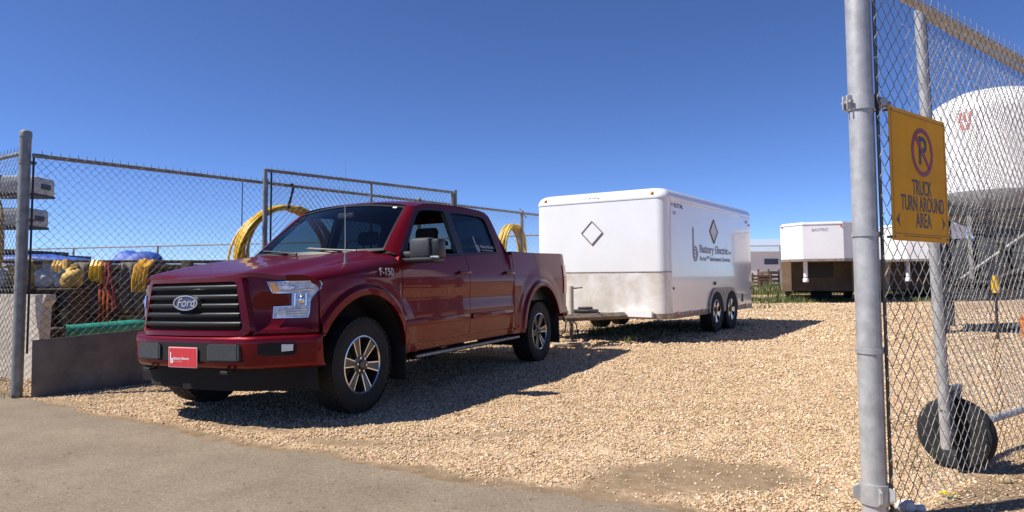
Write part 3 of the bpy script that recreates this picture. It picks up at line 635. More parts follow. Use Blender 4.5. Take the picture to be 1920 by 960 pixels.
# greenhouse
def wbase(u): return Vector((-.400 - .135 * u * u, .800 * u, 1.335 + .018 * u * u))
def wtop(u): return Vector((-1.035 - .055 * u * u, .664 * u, 1.868 - .052 * u * u))
Yg = lambda z: .930 - .360 * (z - 1.27)
for s in (1, -1):
    fo = [(-.545, 1.262), (-.62, 1.355), (-.75, 1.475), (-.90, 1.622), (-1.02, 1.74), (-1.12, 1.818), (-1.30, 1.866), (-1.52, 1.884), (-1.70, 1.892), (-1.735, 1.892), (-1.735, 1.62), (-1.735, 1.318), (-1.55, 1.312), (-1.10, 1.290), (-.75, 1.275)]
    fi = [(-.690, 1.318), (-.725, 1.365), (-.82, 1.462), (-.96, 1.600), (-1.075, 1.708), (-1.165, 1.772), (-1.30, 1.800), (-1.50, 1.812), (-1.63, 1.816), (-1.672, 1.806), (-1.678, 1.62), (-1.682, 1.352), (-1.55, 1.346), (-1.10, 1.332), (-.76, 1.320)]
    ro = [(-1.735, 1.318), (-1.735, 1.62), (-1.735, 1.892), (-2.0, 1.902), (-2.3, 1.902), (-2.52, 1.898), (-2.66, 1.880), (-2.735, 1.835), (-2.78, 1.70), (-2.83, 1.50), (-2.868, 1.365), (-2.5, 1.355), (-2.1, 1.340)]
    ri = [(-1.785, 1.358), (-1.785, 1.62), (-1.785, 1.806), (-2.0, 1.818), (-2.3, 1.820), (-2.48, 1.816), (-2.56, 1.80), (-2.60, 1.765), (-2.615, 1.66), (-2.625, 1.50), (-2.62, 1.398), (-2.5, 1.392), (-2.1, 1.376)]
    fn = lambda a, b, d: (a, (Yg(b) - d) * s, b)
    m = MB(); m.ring(fo, fi, fn, .045); m.ring(ro, ri, fn, .045); m.build('window_frame', M['paint'], TR, 40)
    k = lambda loop, f, c: [(c[0] + (a - c[0]) * f, c[1] + (b - c[1]) * f) for a, b in loop]
    m = MB(); m.ring(k(fi, 1.05, (-1.3, 1.56)), k(fi, .985, (-1.3, 1.56)), lambda a, b, d: (a, (Yg(b) + .004 - d) * s, b), .05); m.ring(k(ri, 1.045, (-2.2, 1.59)), k(ri, .985, (-2.2, 1.59)), lambda a, b, d: (a, (Yg(b) + .004 - d) * s, b), .05)
    m.grid(lambda u, v: (-1.665 - .13 * u, (Yg(1.34 + .47 * v) + .006) * s, 1.34 + .47 * v), 2, 8); m.build('window_trim', M['blackplastic'], TR, 40)
    m = MB(); m.add([(a, (Yg(b) - .016) * s, b) for a, b in ri], [tuple(range(len(ri)))]); rg = m.build('rear_window', M['tint'], TR, 0)
    if s == 1:
        m = MB(); T = frame((-2.16, Yg(1.43) + .002, 1.385), (-1, 0, 0), (0, -.34, .94)); b_logo(m, T, .19, 0)
        text_mb(m, 'Battery Electric', .052, frame((-2.255, Yg(1.46) + .002, 1.452), (-1, 0, 0), (0, -.34, .94)), 0, .0005); text_mb(m, 'Acres Instrument Services', .026, frame((-2.255, Yg(1.41) + .002, 1.412), (-1, 0, 0), (0, -.34, .94)), 0, .0005)
        m.build('window_sticker', M['white_dim'], rg, 0)
    else:
        m = MB(); m.add([(a, (Yg(b) - .016) * s, b) for a, b in fi], [tuple(range(len(fi)))]); m.build('front_window', M['sideglass'], TR, 0)
    # A pillar and roof rail fillet
    fz = [1.262, 1.355, 1.475, 1.622, 1.74, 1.818, 1.85]; fx = [-.545, -.62, -.75, -.90, -1.02, -1.12, -1.16]
    def pil(u, v):
        z = 1.30 + .52 * v; P_ = Vector((ip(z, fz, fx), Yg(z) * s, z)); b0 = min(1, max(0, (z - 1.35) / .466)); E_ = wbase(.985 * s).lerp(wtop(.985 * s), b0) + Vector((.006, 0, .006)) * math.sin(math.pi * b0) + Vector((.006, 0, .006))
        return tuple(E_.lerp(P_, u) + Vector((.4, .6 * s, .3)) * .012 * math.sin(math.pi * u))
    m = MB(); m.grid(pil, 7, 14); m.build('a_pillar', M['paint'], TR, 60)
    m = MB(); m.box(-2.6, -.62, min(.84 * s, .90 * s), max(.84 * s, .90 * s), .52, 1.27); m.build('door_lining', M['cabin'], TR)
m = MB(); m.grid(lambda a, b: tuple(wbase(2 * a - 1).lerp(wtop(2 * a - 1), b) + Vector((.03, 0, .03)) * math.sin(math.pi * b) * (1 - .8 * (2 * a - 1) ** 2)), 24, 12); ws = m.build('windshield', M['glass'], TR, 60)
m = MB(); q = lambda a, b: wbase(a).lerp(wtop(a), b) + Vector((.03, 0, .03)) * math.sin(math.pi * b) * (1 - .8 * a * a) + Vector((.004, 0, .004))
m.add([tuple(q(a, b)) for a, b in ((.80, .925), (.86, .925), (.86, .965), (.80, .965))], [(0, 1, 2, 3)]); m.build('windshield_sticker', M['white'], ws, 0)
m = MB()                                                       # black border of the glass
for b0, b1 in ((0, .05), (.95, 1.0)): m.grid(lambda a, b: tuple(q(2 * a - 1, b0 + (b1 - b0) * b)), 24, 3)
for a0, a1 in ((-1, -.965), (.965, 1)): m.grid(lambda a, b: tuple(q(a0 + (a1 - a0) * a, b)), 3, 14)
m.build('windshield_border', M['blackplastic'], ws, 60)
def roof(u, v):
    y = 2 * v - 1; a = abs(y); xf = -1.03 - .06 * a * a; xr = -2.77; x = xf + (xr - xf) * u
    zc_ = ip(x, [-2.78, -2.66, -2.4, -1.9, -1.4, -1.2, -1.03], [1.885, 1.915, 1.937, 1.943, 1.928, 1.910, 1.872]); ze = ip(x, [-2.78, -2.6, -2.0, -1.5, -1.3, -1.09], [1.80, 1.868, 1.890, 1.880, 1.862, 1.812])
    yy = .712 * y + 0; return (x, yy, zc_ + (ze - zc_) * a ** 3.2)
m = MB(); m.grid(roof, 40, 41); m.build('roof', M['paint'], TR, 60)
m = MB(); m.grid(lambda u, v: (roof(u, v)[0], roof(u, v)[1] * .97, roof(u, v)[2] - .03), 12, 13); m.build('headliner', M['cabin'], TR, 60)
m = MB(); bk = lambda a, b, d: (-2.745 - .25 * (1.89 - b) + d, a, b)
m.ring([(-.92, 1.36), (-.712, 1.80), (-.60, 1.885), (.60, 1.885), (.712, 1.80), (.92, 1.36)], [(-.70, 1.45), (-.62, 1.74), (-.57, 1.80), (.57, 1.80), (.62, 1.74), (.70, 1.45)], bk, .03); m.box(-2.87, -2.84, -.90, .90, .6, 1.37); m.build('cab_back', M['paint'], TR)
m = MB(); m.add([bk(a, b, .01) for a, b in [(-.70, 1.45), (-.62, 1.74), (-.57, 1.80), (.57, 1.80), (.62, 1.74), (.70, 1.45)]], [tuple(range(6))]); m.build('back_window', M['sideglass'], TR, 0)
# interior
m = MB(); m.box(-1.02, -.56, -.80, .80, .95, 1.235, 0, .06); m.box(-.95, -.70, .22, .62, 1.22, 1.285, 0, .03); m.box(-2.8, -.6, -.8, .8, .60, .64); m.build('dashboard', M['cabin'], TR)
m = MB(); T = Matrix.Translation((-1.10, .38, 1.20)) @ Matrix.Rotation(R(62), 4, 'Y'); m.T = T; m.tube([(.19 * math.cos(a), .19 * math.sin(a), 0) for a in np.linspace(0, 2 * math.pi, 32, endpoint=False)], .016, 8, closed=True); m.box(-.02, .19, -.02, .02, -.01, .01); m.box(-.03, .03, -.19, .19, -.01, .01); m.sph((0, 0, -.01), .06, 2, (1, 1, .4)); m.build('steering_wheel', M['cabin'], TR)
for (xx, ys) in ((-1.72, (-.40, .40)), (-2.62, (-.48, .0, .48))):
    for y in ys:
        m = MB(); w = .25 if len(ys) == 2 else .235
        m.box(xx + .02, xx + .56, y - w, y + w, .80, .98, 0, .05)
        old = m.T; m.T = Matrix.Translation((xx, y, .92)) @ Matrix.Rotation(R(-12), 4, 'Y'); m.box(-.06, .07, -w, w, 0, .56, 0, .05)
        hr = .14; m.box(-.045, .05, -hr, hr, .60, .76 if len(ys) == 2 else .68, 0, .045); m.box(-.008, .008, -.06, -.045, .5, .65); m.box(-.008, .008, .045, .06, .5, .65); m.T = old
        m.build('seat', M['seat'], TR, 40)
m = MB(); m.box(-1.0, -.955, -.10, .10, 1.725, 1.785, 0, .015); m.tube([(-.97, 0, 1.75), (-.95, 0, 1.83)], .012, 6); m.build('inside_mirror', M['cabin'], TR)
# cowl and wipers
m = MB(); m.grid(lambda u, v: (-.50 - .09 * (2 * u - 1) ** 2 + .07 - .09 * v, .76 * (2 * u - 1), 1.330 + .004 * v - .02 * (1 - v)), 30, 3); m.build('cowl', M['blackplastic'], TR)
for (y0, y1) in ((.55, -.02), (-.10, -.66)):
    m = MB(); m.tube([tuple(wbase(y0 / .80) + Vector((.03, 0, .015))), tuple(q(((y0 + y1) / 2) / .80, .035) + Vector((.018, 0, .018))), tuple(q(y1 / .80, .07) + Vector((.015, 0, .015)))], [.011, .008, .006], 6); m.tube([tuple(q((y0 * .7 + y1 * .3) / .80, .03) + Vector((.01, 0, .01))), tuple(q(y1 * 1.08 / .80, .10) + Vector((.006, 0, .006)))], .007, 6); m.build('wiper', M['greyplastic'], TR)
m = MB(); m.cyl((.10, .86, 1.19), (.10, .86, 1.225), .028, 12, 1); m.cyl((.10, .86, 1.22), (.10, .86, 1.30), .013, 10, 1, .008); m.cyl((.10, .86, 1.30), (.098, .86, 1.70), .0032, 6, 0, .0022); m.cyl((.098, .86, 1.70), (.089, .86, 2.08), .0018, 5, 2, .0010); m.build('whip_antenna', [M['white_dim'], M['galv_old'], M['galv_old']], TR)
m = MB(); m.cyl((-2.35, -.25, 1.93), (-2.35, -.25, 1.965), .03, 10, 0, .02); m.build('roof_antenna', M['blackplastic'], TR)
# fender badge
m = MB(); yb_ = side_y(-.33, 1.15) + .004
text_mb(m, 'F-150', .092, frame((-.185, yb_ + .004, 1.152), (-1, -.02, 0), (0, -.15, .99)), 0, .003, 'LEFT', .15, 1.0); m.box(-.48, -.185, yb_ - .012, yb_ - .003, 1.108, 1.122, 1); m.build('badge', [M['white_dim'], M['blackplastic']], TR, 30)
ST = dict(wi=.115, wo=.19, edge=.040)
for (x, s, rot) in ((0, 1, .35), (0, -1, .1), (WB, 1, .62), (WB, -1, .2)):
    make_wheel(TR, (x, .838 * s, .394), .389, .258, .231, 6, ST, s < 0, rot)
# ------------------------------------------------------------------ chain-link
def chain_fabric(p0, d, length, zb, zt, wire_mat, parent, r=.0019, pw=.041, pv=.086, ns=5, sag=0.0, name='mesh_fabric', lean=0.0):
    """woven diamond mesh: each wire a flattened helix hooked through the next; zb/zt may be functions of t"""
    d = np.array(d, float); nrm = np.array([d[1], -d[0]])
    fb = zb if callable(zb) else (lambda t: zb); ft = zt if callable(zt) else (lambda t: zt)
    nw = int(length / pw); V = []; F = []; off = 0; o = r * 1.15
    for w in range(nw):
        t0 = (w + .5) * pw; z0, z1 = fb(t0), ft(t0)
        k = int((z1 - z0) / (pv / 2)); pts = []; zz = z1
        h = pw / 2 + r * .9
        sgn = 1 if w % 2 == 0 else -1
        # twisted barb at the top
        pts.append((t0 + h * .93 * sgn, 0, z1 + pv * .42)); pts.append((t0 + h * .97 * sgn, o, z1 + .012))
        for i in range(k):
            za = z1 - i * pv / 2; zc = za - pv / 4; sd = o if ((i + w) % 2 == 0) else -o
            wob = .0035 * math.sin(w * 12.9 + i * 4.1) ; wz = .004 * math.sin(w * 7.7 + i * 2.3)
            pts.append((t0 + sgn * h + wob, 0, za + wz))
            pts.append((t0 + sgn * h * .78 + wob, sd, za - pv * .055 + wz)); pts.append((t0 - sgn * h * .78 + wob, sd, za - pv * .445 + wz))
            sgn = -sgn
        pts.append((t0 + sgn * h * .9, 0, z1 - k * pv / 2))
        P = np.array(pts); n = len(P); bul = sag * math.sin(t0 * 1.7 + 1) * np.sin(P[:, 2] * 1.4)
        tt_ = P[:, 0] - lean * (P[:, 2] - 1.3)
        Q = np.stack([p0[0] + d[0] * tt_ + nrm[0] * (P[:, 1] + bul), p0[1] + d[1] * tt_ + nrm[1] * (P[:, 1] + bul), P[:, 2]], 1)
        T = np.gradient(Q, axis=0); T /= np.linalg.norm(T, axis=1)[:, None] + 1e-9
        N = np.array([nrm[0], nrm[1], 0.0]); A = np.cross(T, N); A /= np.linalg.norm(A, axis=1)[:, None] + 1e-9; B = np.cross(T, A)
        a = 2 * np.pi * np.arange(ns) / ns
        ring = Q[:, None, :] + r * (np.cos(a)[None, :, None] * A[:, None, :] + np.sin(a)[None, :, None] * B[:, None, :])
        V.append(ring.reshape(-1, 3)); i = np.arange(n - 1)[:, None] * ns; k_ = np.arange(ns)[None]; k2 = (k_ + 1) % ns
        F.append((np.stack([i + k_, i + k2, i + ns + k2, i + ns + k_], -1).reshape(-1, 4) + off)); off += n * ns
    V = np.concatenate(V); F = np.concatenate(F); me = bpy.data.meshes.new(name)
    me.vertices.add(len(V)); me.vertices.foreach_set("co", V.reshape(-1).astype(np.float32)); me.loops.add(len(F) * 4); me.loops.foreach_set("vertex_index", F.reshape(-1).astype(np.int32))
    me.polygons.add(len(F)); me.polygons.foreach_set("loop_start", np.arange(0, len(F) * 4, 4, dtype=np.int32)); me.polygons.foreach_set("use_smooth", [True] * len(F)); me.update(calc_edges=True)
    me.materials.append(wire_mat); ob = bpy.data.objects.new(name, me); COL.objects.link(ob); ob.parent = parent
    if parent: ob.matrix_parent_inverse = Matrix.Translation(-parent.location)
    return ob
def child(mb, name, mats, parent, smooth=35, label=None):
    """build in world coordinates, parented to an unrotated Empty"""
    o = mb.build(name, mats, parent, smooth, label); o.matrix_parent_inverse = Matrix.Translation(-parent.location); return o
def post_cap(mb, x, y, z, r): mb.lathe([(r * 1.08, z - .05), (r * 1.08, z - .005), (r * .95, z + .012), (r * .5, z + .026), (.001, z + .030)], 20, 'Z', 0, (x, y, 0))
def round_post(parent, x, y, z0, z1, r, m, name='post', cap=True, lean=(0, 0)):
    b = MB(); b.tube([(x, y, z0), (x + lean[0], y + lean[1], z1)], r, 20)
    if cap: post_cap(b, x + lean[0], y + lean[1], z1, r)
    return child(b, name, m, parent)
def band(parent, x, y, z, r, d, m, h=.024, ear=.05, bolt=True):
    """clamp band round a post, its ear towards d"""
    b = MB(); b.lathe([(r, z - h), (r + .005, z - h), (r + .005, z + h), (r, z + h)], 20, 'Z', 0, (x, y, 0))
    d = Vector((d[0], d[1], 0)).normalized(); n = Vector((-d.y, d.x, 0))
    for s in (-1, 1):
        c = Vector((x, y, z)) + d * (r + ear / 2) + n * .012 * s; b.T = Matrix.Translation(c) @ Matrix.Rotation(math.atan2(d.y, d.x), 4, 'Z'); b.box(-ear / 2 - .008, ear / 2, -.003, .003, -h, h)
    b.T = Matrix.Identity(4)
    if bolt: c = Vector((x, y, z)) + d * (r + ear * .7); b.cyl(tuple(c - n * .035), tuple(c + n * .035), .007, 8); b.cyl(tuple(c - n * .038), tuple(c - n * .022), .013, 6)
    return child(b, 'clamp_band', m, parent)

# yard fence beside the truck
F0 = np.array([-4.80, 6.73]); FD = np.array([.609, .793]); FN = np.array([.793, -.609])   # FN faces the street
def fp(t, o=0.0): q = F0 + FD * t + FN * o; return float(q[0]), float(q[1])
FE = empty('chain_link_fence', (-4.867, 6.75, 0)); tag(FE, 'long chain-link fence running from the left post back behind the dark red truck', 'fence')
round_post(FE, -4.867, 6.75, -.3, 2.60, .051, M['galv_old'])
for t in (2.62, 5.4, 8.2, 11.0): x, y = fp(t); round_post(FE, x, y, -.2, 2.40, .032, M['galv_old'])
b = MB(); b.tube([fp(.02) + (2.368,), fp(11.0) + (2.372,)], .022, 12); child(b, 'top_rail', M['galv_old'], FE)
b = MB(); b.tube([fp(.03) + (.40,), fp(.03) + (2.36,)], .010, 6); child(b, 'tension_bar', M['black_metal'], FE)
chain_fabric(fp(.05, .034), FD, 10.9, lambda t: .42 if t < 2.5 else .06, 2.385, M['wire_old'], FE, r=.0021, sag=.012)
for z in (2.30, 1.72, 1.05): band(FE, -4.867, 6.75, z, .051, FD, M['galv_old'], .016, .045)
b = MB(); b.tube([fp(8.2, -.02) + (2.36,), fp(8.2, -.05) + (2.46,), fp(8.75, -.3) + (2.34,)], .014, 6); child(b, 'top_arm', M['galv_old'], FE)
b = MB(); x, y = fp(2.98, .05); b.tube([(x, y, 2.39), (x + .02, y, 2.33), (x - .01, y, 2.2), (x - .05, y - .01, 2.06)], [.022, .018, .016, .020], 6); tag(b.build('hanging_strap', M['black_metal']), 'short black strap hanging from the fence rail above the big yellow hose coil', 'strap')
# street-front run to the left
SD = np.array([-.83, .557]); FL = empty('chain_link_fence', (-4.9, 6.80, 0)); tag(FL, 'short chain-link run at the far left edge, joined to the left post', 'fence')
b = MB(); b.tube([(-4.92, 6.79, 2.40), (-4.92 + SD[0] * 6, 6.79 + SD[1] * 6, 2.42)], .021, 10); child(b, 'top_rail', M['galv_old'], FL)
round_post(FL, -4.92 + SD[0] * 3, 6.79 + SD[1] * 3, -.2, 2.42, .032, M['galv_old']); round_post(FL, -4.92 + SD[0] * 6, 6.79 + SD[1] * 6, -.2, 2.42, .032, M['galv_old'])
chain_fabric((-4.93, 6.76), SD, 6, .04, 2.42, M['wire_old'], FL, r=.0021, sag=.01)
# metal sheet at the foot of the fence
M['sheet'] = mat('weathered steel sheet', (.15, .14, .132), .6, .1, var=.35, vscale=2.5, bump=.1, bscale=14)
b = MB(); a0, a1 = fp(.06, .075), fp(3.3, .075); c0, c1 = fp(.06, .055), fp(3.3, .055); e0, e1 = fp(.06, .062), fp(3.3, .062)
b.add([a0 + (-.06,), a1 + (-.06,), c1 + (.66,), c0 + (.53,), (a0[0] - .016, a0[1] + .012, -.06), (a1[0] - .016, a1[1] + .012, -.06), (c1[0] - .016, c1[1] + .012, .66), (c0[0] - .016, c0[1] + .012, .53)], [(0, 1, 2, 3), (7, 6, 5, 4), (0, 4, 5, 1), (1, 5, 6, 2), (2, 6, 7, 3), (3, 7, 4, 0)])
tag(b.build('steel_sheet', M['sheet'], smooth=0), 'dark weathered sheet standing along the foot of the left fence', 'panel')

# folded gate leaf against the fence
GA = empty('gate_leaf', (-3.08, 8.45, 0)); tag(GA, 'tall chain-link gate leaf parked against the fence behind the truck cab', 'gate')
ga, gb = np.array([-3.08, 8.45]), np.array([-.976, 11.1]); gl = float(np.linalg.norm(gb - ga)); gd = (gb - ga) / gl
gp = lambda t, z: (float(ga[0] + gd[0] * t), float(ga[1] + gd[1] * t), z)
for t, nm in ((0, 'frame_post'), (gl * .5, 'frame_brace'), (gl, 'frame_post')): b = MB(); b.tube([gp(t, .12), gp(t, 2.49 + .04 * t / gl)], .026 if nm == 'frame_post' else .018, 10); child(b, nm, M['galv_old'], GA)
b = MB(); b.tube([gp(gl + .07, -.1), gp(gl + .07, 2.56)], .032, 12); child(b, 'frame_post', M['galv_old'], GA)
for z in (.12, 2.48): b = MB(); b.tube([gp(0, z), gp(gl, z + .04)], .022, 10); child(b, 'frame_rail', M['galv_old'], GA)
b = MB(); b.tube([gp(.085, .15), gp(.085, 2.47)], .012, 6); child(b, 'tension_bar', M['black_metal'], GA)
chain_fabric(gp(.05, 0)[:2], gd, gl - .1, .14, 2.50, M['wire_old'], GA, r=.0021, sag=.006)

# hose coils hung on the fence
M['yellow'] = mat('yellow hose', (.72, .45, .010), .4, 0, var=.16, vscale=5, spec=.5)
M['yellow_old'] = mat('faded yellow hose', (.62, .42, .06), .45, 0, var=.22, vscale=5)
M['brown_hose'] = mat('tan hose', (.26, .18, .06), .5, 0, var=.3, vscale=9)
def coil(name, c, d, rx, rz, loops, r, m, thick=.10, seed=1, tail=.5):
    rg = random.Random(seed); n = np.array([d[1], -d[0]]); b = MB(); pts = []; S_ = 40
    ph = [rg.uniform(0, 6.28) for _ in range(loops + 1)]; ex = [(rg.uniform(-.22, .06), rg.uniform(-.10, .04), rg.uniform(-thick, thick) * .5) for _ in range(loops + 1)]
    for l in range(loops):
        for i in range(S_):
            u = i / S_; a = math.pi / 2 + 2 * math.pi * u; e0, e1 = ex[l], ex[l + 1]; w = u
            kx = 1 + (e0[0] * (1 - w) + e1[0] * w) * (1 - .55 * max(0, math.sin(a))); dz = e0[1] * (1 - w) + e1[1] * w; o = e0[2] * (1 - w) + e1[2] * w
            t = rx * kx * math.cos(a) + .012 * math.sin(3 * a + ph[l]); z = rz * math.sin(a) * (1 + abs(dz) * (1 - math.sin(a)) * .5) + (1 - math.sin(a)) * dz * .18
            pts.append((c[0] + d[0] * t + n[0] * o, c[1] + d[1] * t + n[1] * o, c[2] + z + (rg.random() - .5) * .004 + (l % 4) * r * .9 * math.sin(a)))
    b.tube(pts, r, 7); return b.build(name, m, smooth=60)
o_ = fp(3.02, -.13); tag(coil('hose_coil', (o_[0], o_[1], 1.30), FD, .76, .76, 18, .016, M['yellow'], .30, 3), 'large bright yellow hose coil hung on the fence behind the windshield', 'hose coil')
o_ = fp(8.05, -.13); tag(coil('hose_coil', (o_[0], o_[1], 1.50), FD, .38, .60, 15, .017, M['yellow_old'], .28, 9), 'pale yellow hose coil on the fence between truck bed and white trailer', 'hose coil')
tag(coil('hose_coil', (-5.93, 7.66, 1.60), SD, .33, .40, 7, .022, M['brown_hose'], .14, 5), 'tan hose coil cut by the left edge of the view', 'hose coil')

# ------------------------------------------------------------------ right-hand fence, its post, sign and gate
R0 = np.array([1.56, 2.925]); RD = np.array([.798, .603]); RN = np.array([.603, -.798])
def rp(t, o=0.0): q = R0 + RD * t + RN * o; return float(q[0]), float(q[1])
RF = empty('chain_link_fence', (1.545, 2.97, .08)); tag(RF, 'near chain-link fence on the right, with the big round post and the yellow sign', 'fence')
b = MB(); b.tube([(1.545, 2.97, -.2), (1.545, 2.97, 2.62)], .051, 32)
b.lathe([(.0515, 1.302), (.0528, 1.304), (.0528, 1.309), (.0515, 1.311)], 32, 'Z', 0, (1.545, 2.97, 0)); post_cap(b, 1.545, 2.97, 2.62, .051); child(b, 'post', M['galv'], RF)
x, y = rp(3.05); round_post(RF, x, y, -.2, 2.47, .034, M['galv']); x, y = rp(6.05); round_post(RF, x, y, -.2, 2.47, .034, M['galv'])
b = MB(); b.tube([rp(.0) + (2.44,), rp(6.1) + (2.45,)], .023, 14); child(b, 'top_rail', M['galv'], RF)
b = MB(); b.tube([rp(.03, .018) + (.13,), rp(.03, .018) + (2.43,)], .007, 6); child(b, 'tension_bar', M['black_metal'], RF)
chain_fabric(rp(.008, .026), RD, 6.0, .11, 2.455, M['wire'], RF, r=.0017, ns=6, sag=.008)
def heavy_clamp(z, ang, ear):
    b = MB(); b.lathe([(.0515, z - .034), (.058, z - .034), (.058, z + .030), (.0515, z + .030)], 24, 'Z', 0, (1.545, 2.97, 0))
    d = Vector((math.cos(ang), math.sin(ang), 0)); n = Vector((-d.y, d.x, 0)); c = Vector((1.545, 2.97, z))
    for s, (e0, e1) in ((1, (.05, ear)), (-1, (-.082, -.05))):
        for k in (-1, 1):
            b.T = Matrix.Translation(c + n * .013 * k) @ Matrix.Rotation(ang, 4, 'Z'); b.box(e0, e1, -.004, .004, -.034, .030, 0, .002)
    b.T = Matrix.Identity(4)
    b.cyl(tuple(c + d * (ear - .018) - n * .05), tuple(c + d * (ear - .018) + n * .045), .011, 10); b.cyl(tuple(c + d * (ear - .018) - n * .056), tuple(c + d * (ear - .018) - n * .036), .020, 6)
    b.cyl(tuple(c + d * .05), tuple(c + d * (ear + .045)), .014, 10); b.sph(tuple(c + d * (ear + .05)), .017, 2)
    b.cyl(tuple(c - d * .068 - n * .03), tuple(c - d * .068 + n * .03), .008, 8)
    child(b, 'clamp', M['galv'], RF)
heavy_clamp(1.885, R(12), .088)
b = MB(); z = .205; b.lathe([(.0515, z - .05), (.059, z - .05), (.059, z + .035), (.0515, z + .035)], 24, 'Z', 0, (1.545, 2.97, 0))
for a in (R(168), R(-100), R(-50)):
    b.T = Matrix.Translation((1.545, 2.97, z)) @ Matrix.Rotation(a, 4, 'Z'); b.prism([(.05, -.05), (.085, -.03), (.085, .015), (.05, .03)], -.005, .005, 'Y')
b.T = Matrix.Identity(4); child(b, 'hinge', M['galv'], RF)
for z in (.80, 1.305): band(RF, 1.545, 2.97, z, .051, RD, M['galv'], .010, .03)
# sign
SG = empty('parking_sign', rp(.077, .04) + (1.278,), math.atan2(RD[1], RD[0])); tag(SG, 'square yellow no-parking sign about a truck turn around, wired to the right fence', 'sign')
M['signyellow'] = mat('faded yellow sign paint', (.74, .36, .022), .7, 0, var=.07, vscale=5, spec=.15)
M['signblack'] = mat('black sign ink', (.030, .022, .018), .5); M['signred'] = mat('dark red sign ink', (.27, .012, .035), .5); M['rust'] = mat('rust', (.30, .10, .03), .8, var=.4, vscale=30)
b = MB(); b.box(0, .59, -.003, 0, 0, .59, 0); SGp = b.build('sign_panel', M['signyellow'], SG, 0)
FS = lambda u, v: frame((u * .59, -.0038, (1 - v) * .59), (1, 0, 0), (0, 0, 1))
b = MB(); sq = lambda i, k: [(i, k), (.59 - i, k), (.59 - i, .59 - i), (i, .59 - i)]
b.ring(sq(.017, .030), sq(.0195, .0325), lambda a, c, d: (a, -.0036 - d, c), .0003); b.build('border_line', M['signblack'], SGp, 0)
b = MB(); cr = lambda r: [(.325 + r * math.cos(a), .415 + r * math.sin(a)) for a in np.linspace(0, 2 * math.pi, 48, endpoint=False)]
b.ring(cr(.113), cr(.092), lambda a, c, d: (a, -.0044 - d, c), .0006)
b.T = Matrix.Translation((.325, 0, .415)) @ Matrix.Rotation(R(45), 4, 'Y'); b.box(-.098, .098, -.0050, -.0044, -.010, .010); b.T = Matrix.Identity(4); b.build('prohibition_ring', M['signred'], SGp, 0)
b = MB(); text_mb(b, 'P', .185, frame((.325, -.0040, .415), (1, 0, 0), (0, 0, 1)), 0, .0003, 'CENTER', width=.085); b.build('letter', M['signblack'], SGp, 0)
for txt, u, v, w in (('TRUCK', .52, .588, .205), ('TURN AROUND', .535, .715, .455), ('AREA', .53, .842, .165)):
    b = MB(); text_mb(b, txt, .098, FS(u, v), 0, .0003, 'CENTER', width=w); b.build('lettering', M['signblack'], SGp, 0)
for u, s in ((.10, -1), (.90, 1)):
    b = MB(); cx, cz = u * .59, (1 - .845) * .59; b.prism([(cx - .018 * s, cz + .032), (cx - .006 * s, cz + .014), (cx - .006 * s, cz - .014), (cx - .018 * s, cz - .032), (cx + .022 * s, cz)], -.0042, -.0036, 'Y'); b.build('arrow', M['signblack'], SGp, 0)
b = MB(); b.box(.10, .50, -.0037, -.0034, .020, .0235); b.build('fine_print_line', M['rust'], SGp, 0)
for u, z in ((.02, .575), (.57, .575), (.02, .015), (.57, .015)): b = MB(); b.cyl((u, -.008, z), (u, .03, z), .006, 6); b.build('wire_tie', M['galv_old'], SG)

# right gate leaf with its wheel
GR = empty('gate_leaf', (2.26, 3.61, .09)); tag(GR, 'chain-link gate leaf folded behind the right fence, carried on a black wheel', 'gate')
q0 = np.array([2.215, 3.575])
def gq(t, z): s_ = t - .05 * (z - 1.4); q = q0 + RD * s_; return (float(q[0]), float(q[1]), z - .016 * t)
for t, nm in ((0, 'frame_post'), (1.75, 'frame_brace'), (3.4, 'frame_post')): b = MB(); b.tube([gq(t, .22), gq(t, 2.53)], .026, 14); child(b, nm, M['galv'], GR)
for z in (.30, 2.52): b = MB(); b.tube([gq(0, z), gq(3.4, z)], .022, 12); child(b, 'frame_rail', M['galv'], GR)
b = MB(); b.tube([gq(.06, .30), gq(.06, 2.5)], .008, 6); child(b, 'tension_bar', M['black_metal'], GR)
chain_fabric(gq(.03, 1.4)[:2], RD, 3.4, .28, lambda t: 2.53 - .016 * t, M['wire'], GR, r=.0016, ns=5, sag=.006, lean=.05)
wc = q0 + RD * .185; wz = .283
wE = empty('wheel', (float(wc[0]), float(wc[1]), wz), math.atan2(RD[1], RD[0])); wE.parent = GR; wE.matrix_parent_inverse = Matrix.Translation(-GR.location)
b = MB(); b.lathe([(.085, -.03), (.10, -.036), (.15, -.040), (.176, -.032), (.188, -.015), (.190, 0), (.188, .015), (.176, .032), (.15, .040), (.10, .036), (.085, .03)], 40, 'X'); b.build('tyre', M['rubber'], wE)
b = MB(); b.lathe([(.001, -.036), (.03, -.038), (.075, -.028), (.095, -.030), (.095, .030), (.075, .028), (.03, .038), (.001, .036)], 28, 'X'); b.lathe([(.001, -.06), (.018, -.06), (.018, .06), (.001, .06)], 12, 'X'); b.build('rim', M['under'], wE)
b = MB(); b.box(-.055, -.047, -.016, .016, -.03, .22); b.box(.047, .055, -.016, .016, -.03, .22); b.box(-.055, .055, -.02, .02, .21, .225); b.cyl((-.12, .0, .0), (.07, 0, 0), .012, 8); b.cyl((-.16, 0, .13), (0, 0, .22), .014, 8); b.cyl((-.16, .0, .24), (.07, .0, .24), .018, 8); b.build('fork', M['galv_old'], wE)
